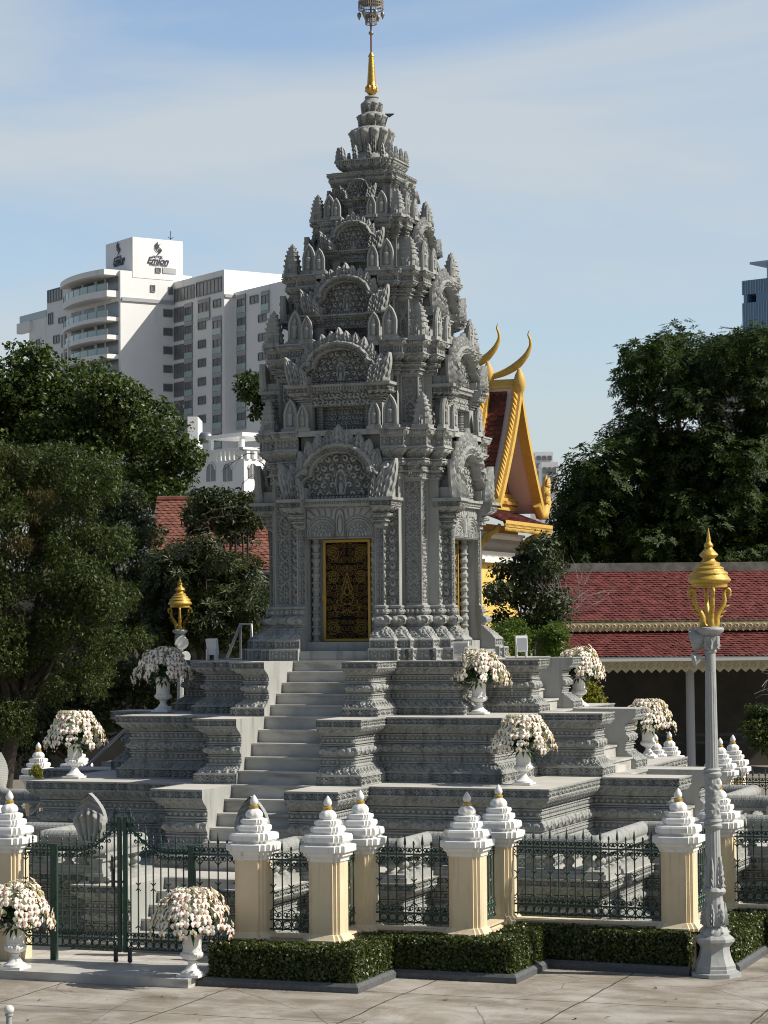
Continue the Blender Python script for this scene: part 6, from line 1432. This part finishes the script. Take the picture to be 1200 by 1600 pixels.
for z0_, z1_, x0, x1 in ((GZ, ez_o, 0, 26), (ez_u, zt, 0, 26), (ez_o, ez_u, 3.6, 26), (ez_o, ez_u, .4, 1.3)): g.slab([(*(p+ex*a-nn_*b)[:2], z0_) for a, b in ((x0, 0), (x1, 0), (x1, 20), (x0, 20))], (0, 0, z1_-z0_))
g.build('wall', BLUEG, tw); g = G()
for i in range(40): c = p+ex*(i*.66+.3); g.obox((c[0], c[1], (ez_u+zt)/2), ex*.07, nn_*.16, ZU*(zt-ez_u)/2); g.obox((c[0], c[1], (GZ+ez_o)/2), ex*.07, nn_*.16, ZU*(ez_o-GZ)/2)
g.build('fin', BLUEF, tw); g = G(); c = p+ex*8; g.obox((c[0], c[1], zt+3.0), ex*3.5, nn_*4, ZU*.25); g.obox((c[0], c[1], zt+1.4), ex*1, nn_*1, ZU*1.5); g.build('helipad', BLUEF, tw)
dk = thing('dark_tower', 'dark office building glimpsed through the right tree', 'building', tuple(at_depth(1140, 800, 400)*[1, 1, 0]+[0, 0, GZ]))
cbox('wall', mat('dark_cladding', (.09, .095, .105), .5), dk, 1119, 1166, 596, 990, 400, 20)
for k in range(8): cbox('floor_band', GREYC, dk, 1118.5, 1166, 640+k*16, 643+k*16, 399.7, .4)

# ================================================================== trees and shrubs
BARK = mat('bark', (.045, .036, .028), .95, (.08, .066, .05), 6, .5, 20)
def inpoly(p, poly):
    x, y = p; c = False; n = len(poly)
    for i in range(n):
        (x1, y1), (x2, y2) = poly[i], poly[(i+1) % n]
        if (y1 > y) != (y2 > y) and x < (x2-x1)*(y-y1)/(y2-y1)+x1: c = not c
    return c
def tree(name, label, cat, out, D, thick, ncl, cr, nleaf, lw, ll, lm, base, seed, droop=.3, whorl=0, jit=.7, group=None, trunk=.2, flat=.72, limbs=10, upw=.6, fill=.35, shellp=.33):
    """crown: clumps of leaves filling a real volume of the tree's width, height and thickness"""
    r = np.random.default_rng(seed); t = thing(name, label, cat, (base[0], base[1], GZ), group)
    s = FPX/D; cl = []; us = [p[0] for p in out]; vs = [p[1] for p in out]; tries = 0; mc = np.array([np.mean(us), np.mean(vs)])
    while len(cl) < ncl and tries < 20000:
        tries += 1; u, v = r.uniform(min(us), max(us)), r.uniform(min(vs), max(vs)); k = r.uniform(.65, 1.25); rp = cr*s*k*.72
        if not all(inpoly((u+rp*a, v+rp*b), out) for a, b in ((1, 0), (-1, 0), (0, -.8), (0, .5))): continue
        d = r.uniform(-1, 1)*thick; P = at_depth(u, v, D+d)
        if any(np.linalg.norm(P-c) < cr*.62 for c, _ in cl) and r.random() < .8: continue
        cl.append((P, cr*k))
    g = G(); per = nleaf//max(1, len(cl)); PP, NN = [], []
    for P, k in cl:
        m_ = int(per*(k/cr)**2); q = r.normal(0, 1, (m_, 3)); q /= np.linalg.norm(q, axis=1)[:, None]
        # lumpy shell with twigs sticking out
        lump = 1+.22*np.sin(q[:, 0]*5+P[0]*3)*np.cos(q[:, 1]*6+P[1])+.16*np.sin(q[:, 2]*9+P[2]*2)
        rad = r.random(m_)**shellp*lump; keep = (np.sin(q[:, 0]*7+P[0]*5)+np.sin(q[:, 1]*8+P[1]*3)+np.sin(q[:, 2]*7+P[2]*4)) > -1.25
        q, rad = q[keep], rad[keep]; pos = P+q*rad[:, None]*k*np.array([1, 1, flat]); PP.append(pos); n = q*.7+np.array([0, 0, upw]); NN.append(n/np.linalg.norm(n, axis=1)[:, None])
    PP, NN = np.concatenate(PP), np.concatenate(NN)
    if whorl:
        k = len(PP)//whorl; sel = r.choice(len(PP), k, replace=False); P, n = PP[sel], NN[sel]+r.normal(0, .25, (k, 3)); n /= np.linalg.norm(n, axis=1)[:, None]
        a = np.cross(n, r.normal(0, 1, (k, 3))); a /= np.linalg.norm(a, axis=1)[:, None]; b = np.cross(n, a)
        for j in range(whorl):
            th = 2*PI*j/whorl+r.normal(0, .15, k); d = a*np.cos(th)[:, None]+b*np.sin(th)[:, None]; sd = np.cross(n, d); L_ = (ll*np.clip(1+r.normal(0, .2, k), .5, 1.5))[:, None]
            dr = n*.16-np.array([0, 0, .08]); V = np.stack([P+d*L_*.08, P+d*L_*.55+sd*lw+n*L_*.10, P+d*L_+dr*L_, P+d*L_*.55-sd*lw+n*L_*.10], 1).reshape(-1, 3); i = np.arange(k)*4; g.add(V, np.stack([i, i+1, i+2, i+3], 1))
    else: leaves(g, PP, NN, lw, ll, jit, r, droop)
    g.build('crown', lm, t)
    g = G(); B = np.array([base[0], base[1], GZ]); top = np.mean([c for c, _ in cl], axis=0); fork = B+(top-B)*.52+np.array([0, 0, .2])
    tt = np.linspace(0, 1, 9); W_ = np.outer(1-tt, B)+np.outer(tt, fork)+np.stack([.18*trunk*3*np.sin(tt*5+seed), .18*trunk*3*np.cos(tt*4), 0*tt], 1)*np.minimum(tt*4, 1)[:, None]
    g.tube(W_, trunk*(1.15-.45*tt), 9); g.build('trunk', BARK, t, smooth=60)
    order = r.permutation(len(cl))[:limbs]
    for i in order:
        c, k = cl[i]; f = W_[-1-r.integers(0, 3)]; mid = (f+c)/2+np.array([r.normal(0, .2), r.normal(0, .2), .12*np.linalg.norm(c-f)]); x = np.linspace(0, 1, 8); P = np.outer((1-x)**2, f)+np.outer(2*x*(1-x), mid)+np.outer(x*x, c)
        g = G(); g.tube(P, trunk*(.5-.40*x), 6)
        for j in range(3):
            e = P[4+j]; d = r.normal(0, 1, 3); d[2] = abs(d[2])*.5; d /= np.linalg.norm(d); g.tube([e, e+d*k*.5, e+d*k*.95+[0, 0, -.05]], [trunk*.16, trunk*.10, trunk*.04], 5)
        g.build('limb', BARK, t, smooth=60)
    return t
def bare_twigs(t, P, n, L_, r, m_, rad=.012):
    for i in range(n):
        d = r.normal(0, 1, 3); d[2] = abs(d[2])*.8+.3; d /= np.linalg.norm(d); g = G(); p = np.array(P)+r.normal(0, .15, 3); pts = [p]
        for k in range(5): d = d+r.normal(0, .22, 3); d /= np.linalg.norm(d); pts.append(pts[-1]+d*L_/5)
        g.tube(pts, np.linspace(rad, rad*.3, 6), 5)
        for k in range(2, 5):
            for q in range(2): e = d+r.normal(0, .7, 3); e /= np.linalg.norm(e); g.tube([pts[k], pts[k]+e*L_*.16, pts[k]+e*L_*.27+r.normal(0, .03, 3)], [rad*.45, rad*.3, rad*.15], 4)
        g.build('bare_branch', m_, t)
LF_BIG = leafmat('glossy_big_leaf', (.014, .030, .006), (.080, .110, .022), .42, .26, .35); LF_FEATH = leafmat('feathery_leaf', (.012, .028, .006), (.075, .095, .020), .45, .26, .3); LF_MANGO = leafmat('dark_whorl_leaf', (.012, .026, .006), (.056, .086, .020), .55, .24, .18)
LF_DARK = leafmat('dark_green_leaf', (.012, .024, .006), (.055, .068, .018), .45, .18, .35); LF_LIME = leafmat('bright_shrub_leaf', (.035, .075, .008), (.12, .17, .018), .42, .3, .4); LF_YEL = leafmat('yellowish_shrub_leaf', (.09, .10, .010), (.26, .25, .03), .45, .3, .4); LF_BROWN = leafmat('brownish_plume_leaf', (.035, .036, .012), (.10, .078, .030), .6, .3, .2); TWIG = mat('silver_twig', (.26, .25, .23), .8)
al = lambda u, D: at_depth(u, 976, D)
tree('big_leaf_tree', 'broad glossy-leaved tree rising in front of the white hotel', 'tree', [(-60, 560), (20, 522), (60, 545), (110, 560), (165, 572), (205, 590), (245, 615), (300, 650), (338, 695), (350, 745), (325, 780), (240, 790), (100, 800), (-60, 800)], 84, 2.6, 84, .95, 80000, .052, .15, LF_BIG, al(120, 84), 21, trunk=.28, jit=.75)
tree('feathery_tree', 'large fine-leaved tree filling the left side behind the orchid urns', 'tree', [(-120, 720), (-20, 690), (60, 688), (140, 690), (205, 695), (240, 735), (228, 800), (220, 860), (245, 930), (248, 1000), (215, 1060), (190, 1120), (150, 1090), (90, 1090), (60, 1150), (-20, 1170), (-120, 1150)], 54, 1.7, 150, .50, 190000, .017, .075, LF_FEATH, al(5, 54), 22, droop=1.0, trunk=.20, jit=.8, limbs=14, flat=.8)
tr = tree('plume_tree', 'thin tree with brownish drooping plumes at the left photo edge', 'tree', [(-60, 760), (-30, 690), (20, 680), (70, 700), (95, 770), (90, 850), (40, 880), (-60, 870)], 53.5, 1.0, 14, .34, 7000, .012, .11, LF_BROWN, al(-60, 54), 23, droop=2.0, trunk=.08, limbs=5)
tree('long_leaf_tree', 'bushy tree with long hanging leaves between left urn and tower', 'tree', [(205, 900), (235, 850), (285, 828), (340, 832), (385, 840), (425, 870), (430, 980), (420, 1020), (330, 1020), (270, 1060), (215, 1060), (215, 980)], 60, 1.2, 70, .52, 36000, .026, .19, LF_DARK, al(330, 60), 24, droop=1.4, whorl=6, trunk=.14)
t_ = tree('dark_crown_tree', 'dark tree partly hiding the orange tiled roof beside the tower', 'tree', [(275, 800), (300, 755), (345, 745), (395, 760), (430, 790), (430, 860), (380, 850), (330, 835), (290, 835)], 68, 1.0, 22, .55, 14000, .032, .13, LF_DARK, al(400, 68), 25, trunk=.16)
bare_twigs(t_, at_depth(385, 790, 67), 7, 1.8, np.random.default_rng(1), BARK)
t_ = tree('sparse_tree', 'sparse leafy boughs sticking out behind the tower in front of the hotel', 'tree', [(364, 600), (400, 572), (470, 565), (480, 690), (440, 700), (405, 650), (385, 630)], 62, .9, 14, .42, 6500, .034, .13, LF_BIG, al(450, 62), 26, trunk=.14, limbs=8)
bare_twigs(t_, at_depth(412, 660, 62), 5, 1.3, np.random.default_rng(2), BARK); bare_twigs(t_, at_depth(412, 700, 62), 4, 1.1, np.random.default_rng(3), BARK)
tree('whorl_leaf_tree', 'huge dark tree with whorled leaves behind the red-roofed gallery', 'tree', [(852, 800), (860, 740), (900, 695), (948, 668), (968, 640), (955, 595), (960, 552), (1010, 510), (1075, 505), (1130, 518), (1180, 500), (1290, 510), (1340, 700), (1330, 935), (855, 935)], 96, 3.6, 320, 1.0, 260000, .042, .25, LF_MANGO, al(1090, 96), 27, droop=.6, whorl=8, trunk=.45, limbs=18)
tree('dark_understorey_tree', 'dark low foliage showing along the gallery ridge under the huge tree', 'tree', [(870, 830), (900, 800), (1000, 790), (1120, 800), (1230, 800), (1230, 940), (870, 940)], 100, 1.0, 44, 1.0, 26000, .05, .2, LF_DARK, al(1000, 100), 36, trunk=.12, limbs=4)
t_ = tree('small_dark_tree', 'small dark tree beside the yellow temple wall right of the tower', 'tree', [(756, 910), (770, 880), (800, 845), (840, 832), (870, 850), (892, 900), (890, 970), (860, 1010), (790, 1010), (765, 965)], 60, .9, 32, .42, 17000, .028, .12, LF_DARK, al(835, 60), 28, trunk=.12, droop=.5)
bare_twigs(t_, at_depth(882, 950, 59.6), 26, 1.25, np.random.default_rng(4), TWIG, .007)
tree('green_shrub', 'bright green feathery shrub just behind the top tier right of the tower', 'shrub', [(762, 985), (785, 960), (815, 962), (838, 985), (835, 1040), (770, 1040)], 51, .5, 12, .30, 9000, .014, .07, LF_LIME, al(800, 51), 29, trunk=.04, limbs=4, droop=.5)
tree('green_shrub', 'bright green shrub behind the small pale floodlight', 'shrub', [(838, 990), (855, 968), (885, 965), (900, 985), (895, 1040), (840, 1040)], 51.5, .5, 12, .28, 8000, .014, .07, LF_LIME, al(868, 51.5), 30, trunk=.04, limbs=4, droop=.5)
tree('yellow_shrub', 'small yellow-green shrub under the orchids behind the right stair wall', 'shrub', [(895, 1070), (920, 1050), (950, 1062), (956, 1098), (940, 1120), (900, 1120)], 54, .3, 9, .22, 2600, .024, .08, LF_YEL, al(928, 54), 31, trunk=.03, limbs=4)
t_ = tree('round_shrub', 'green shrub in front of the gallery at the right photo edge', 'shrub', [(1155, 1140), (1165, 1095), (1195, 1075), (1260, 1080), (1260, 1180), (1180, 1175)], 62, .7, 18, .34, 9000, .026, .075, LF_FEATH, al(1215, 62), 32, trunk=.07, limbs=5)
bare_twigs(t_, at_depth(1190, 1085, 62), 5, 1.0, np.random.default_rng(6), TWIG, .01)
tree('dark_understorey_tree', 'dark leafy mass between the feathery tree and the orange tiled roof', 'tree', [(100, 830), (130, 765), (170, 745), (215, 760), (236, 790), (258, 850), (300, 900), (300, 1040), (190, 1040), (120, 940)], 64, .9, 62, .5, 34000, .026, .12, LF_DARK, al(235, 64), 35, trunk=.1)
tree('dark_understorey_tree', 'low dark foliage under the feathery tree at the far left', 'tree', [(-80, 1060), (60, 1040), (200, 1020), (320, 1030), (330, 1130), (200, 1150), (60, 1190), (-80, 1200)], 62, 1.0, 60, .6, 34000, .03, .12, LF_DARK, al(120, 62), 33, trunk=.1)
tree('flowering_plant', 'small yellow and purple flowering plant beside the far left pillar', 'plant', [(36, 1212), (44, 1196), (62, 1192), (72, 1206), (70, 1224), (40, 1224)], 47.0, .2, 7, .12, 900, .016, .05, LF_YEL, al(55, 47.0), 34, trunk=.012, limbs=4)

# put the pavement at z = 0: every top-level object moves up by the same amount
for o in COL.objects:
    if o.parent is None: o.location.z -= GZ
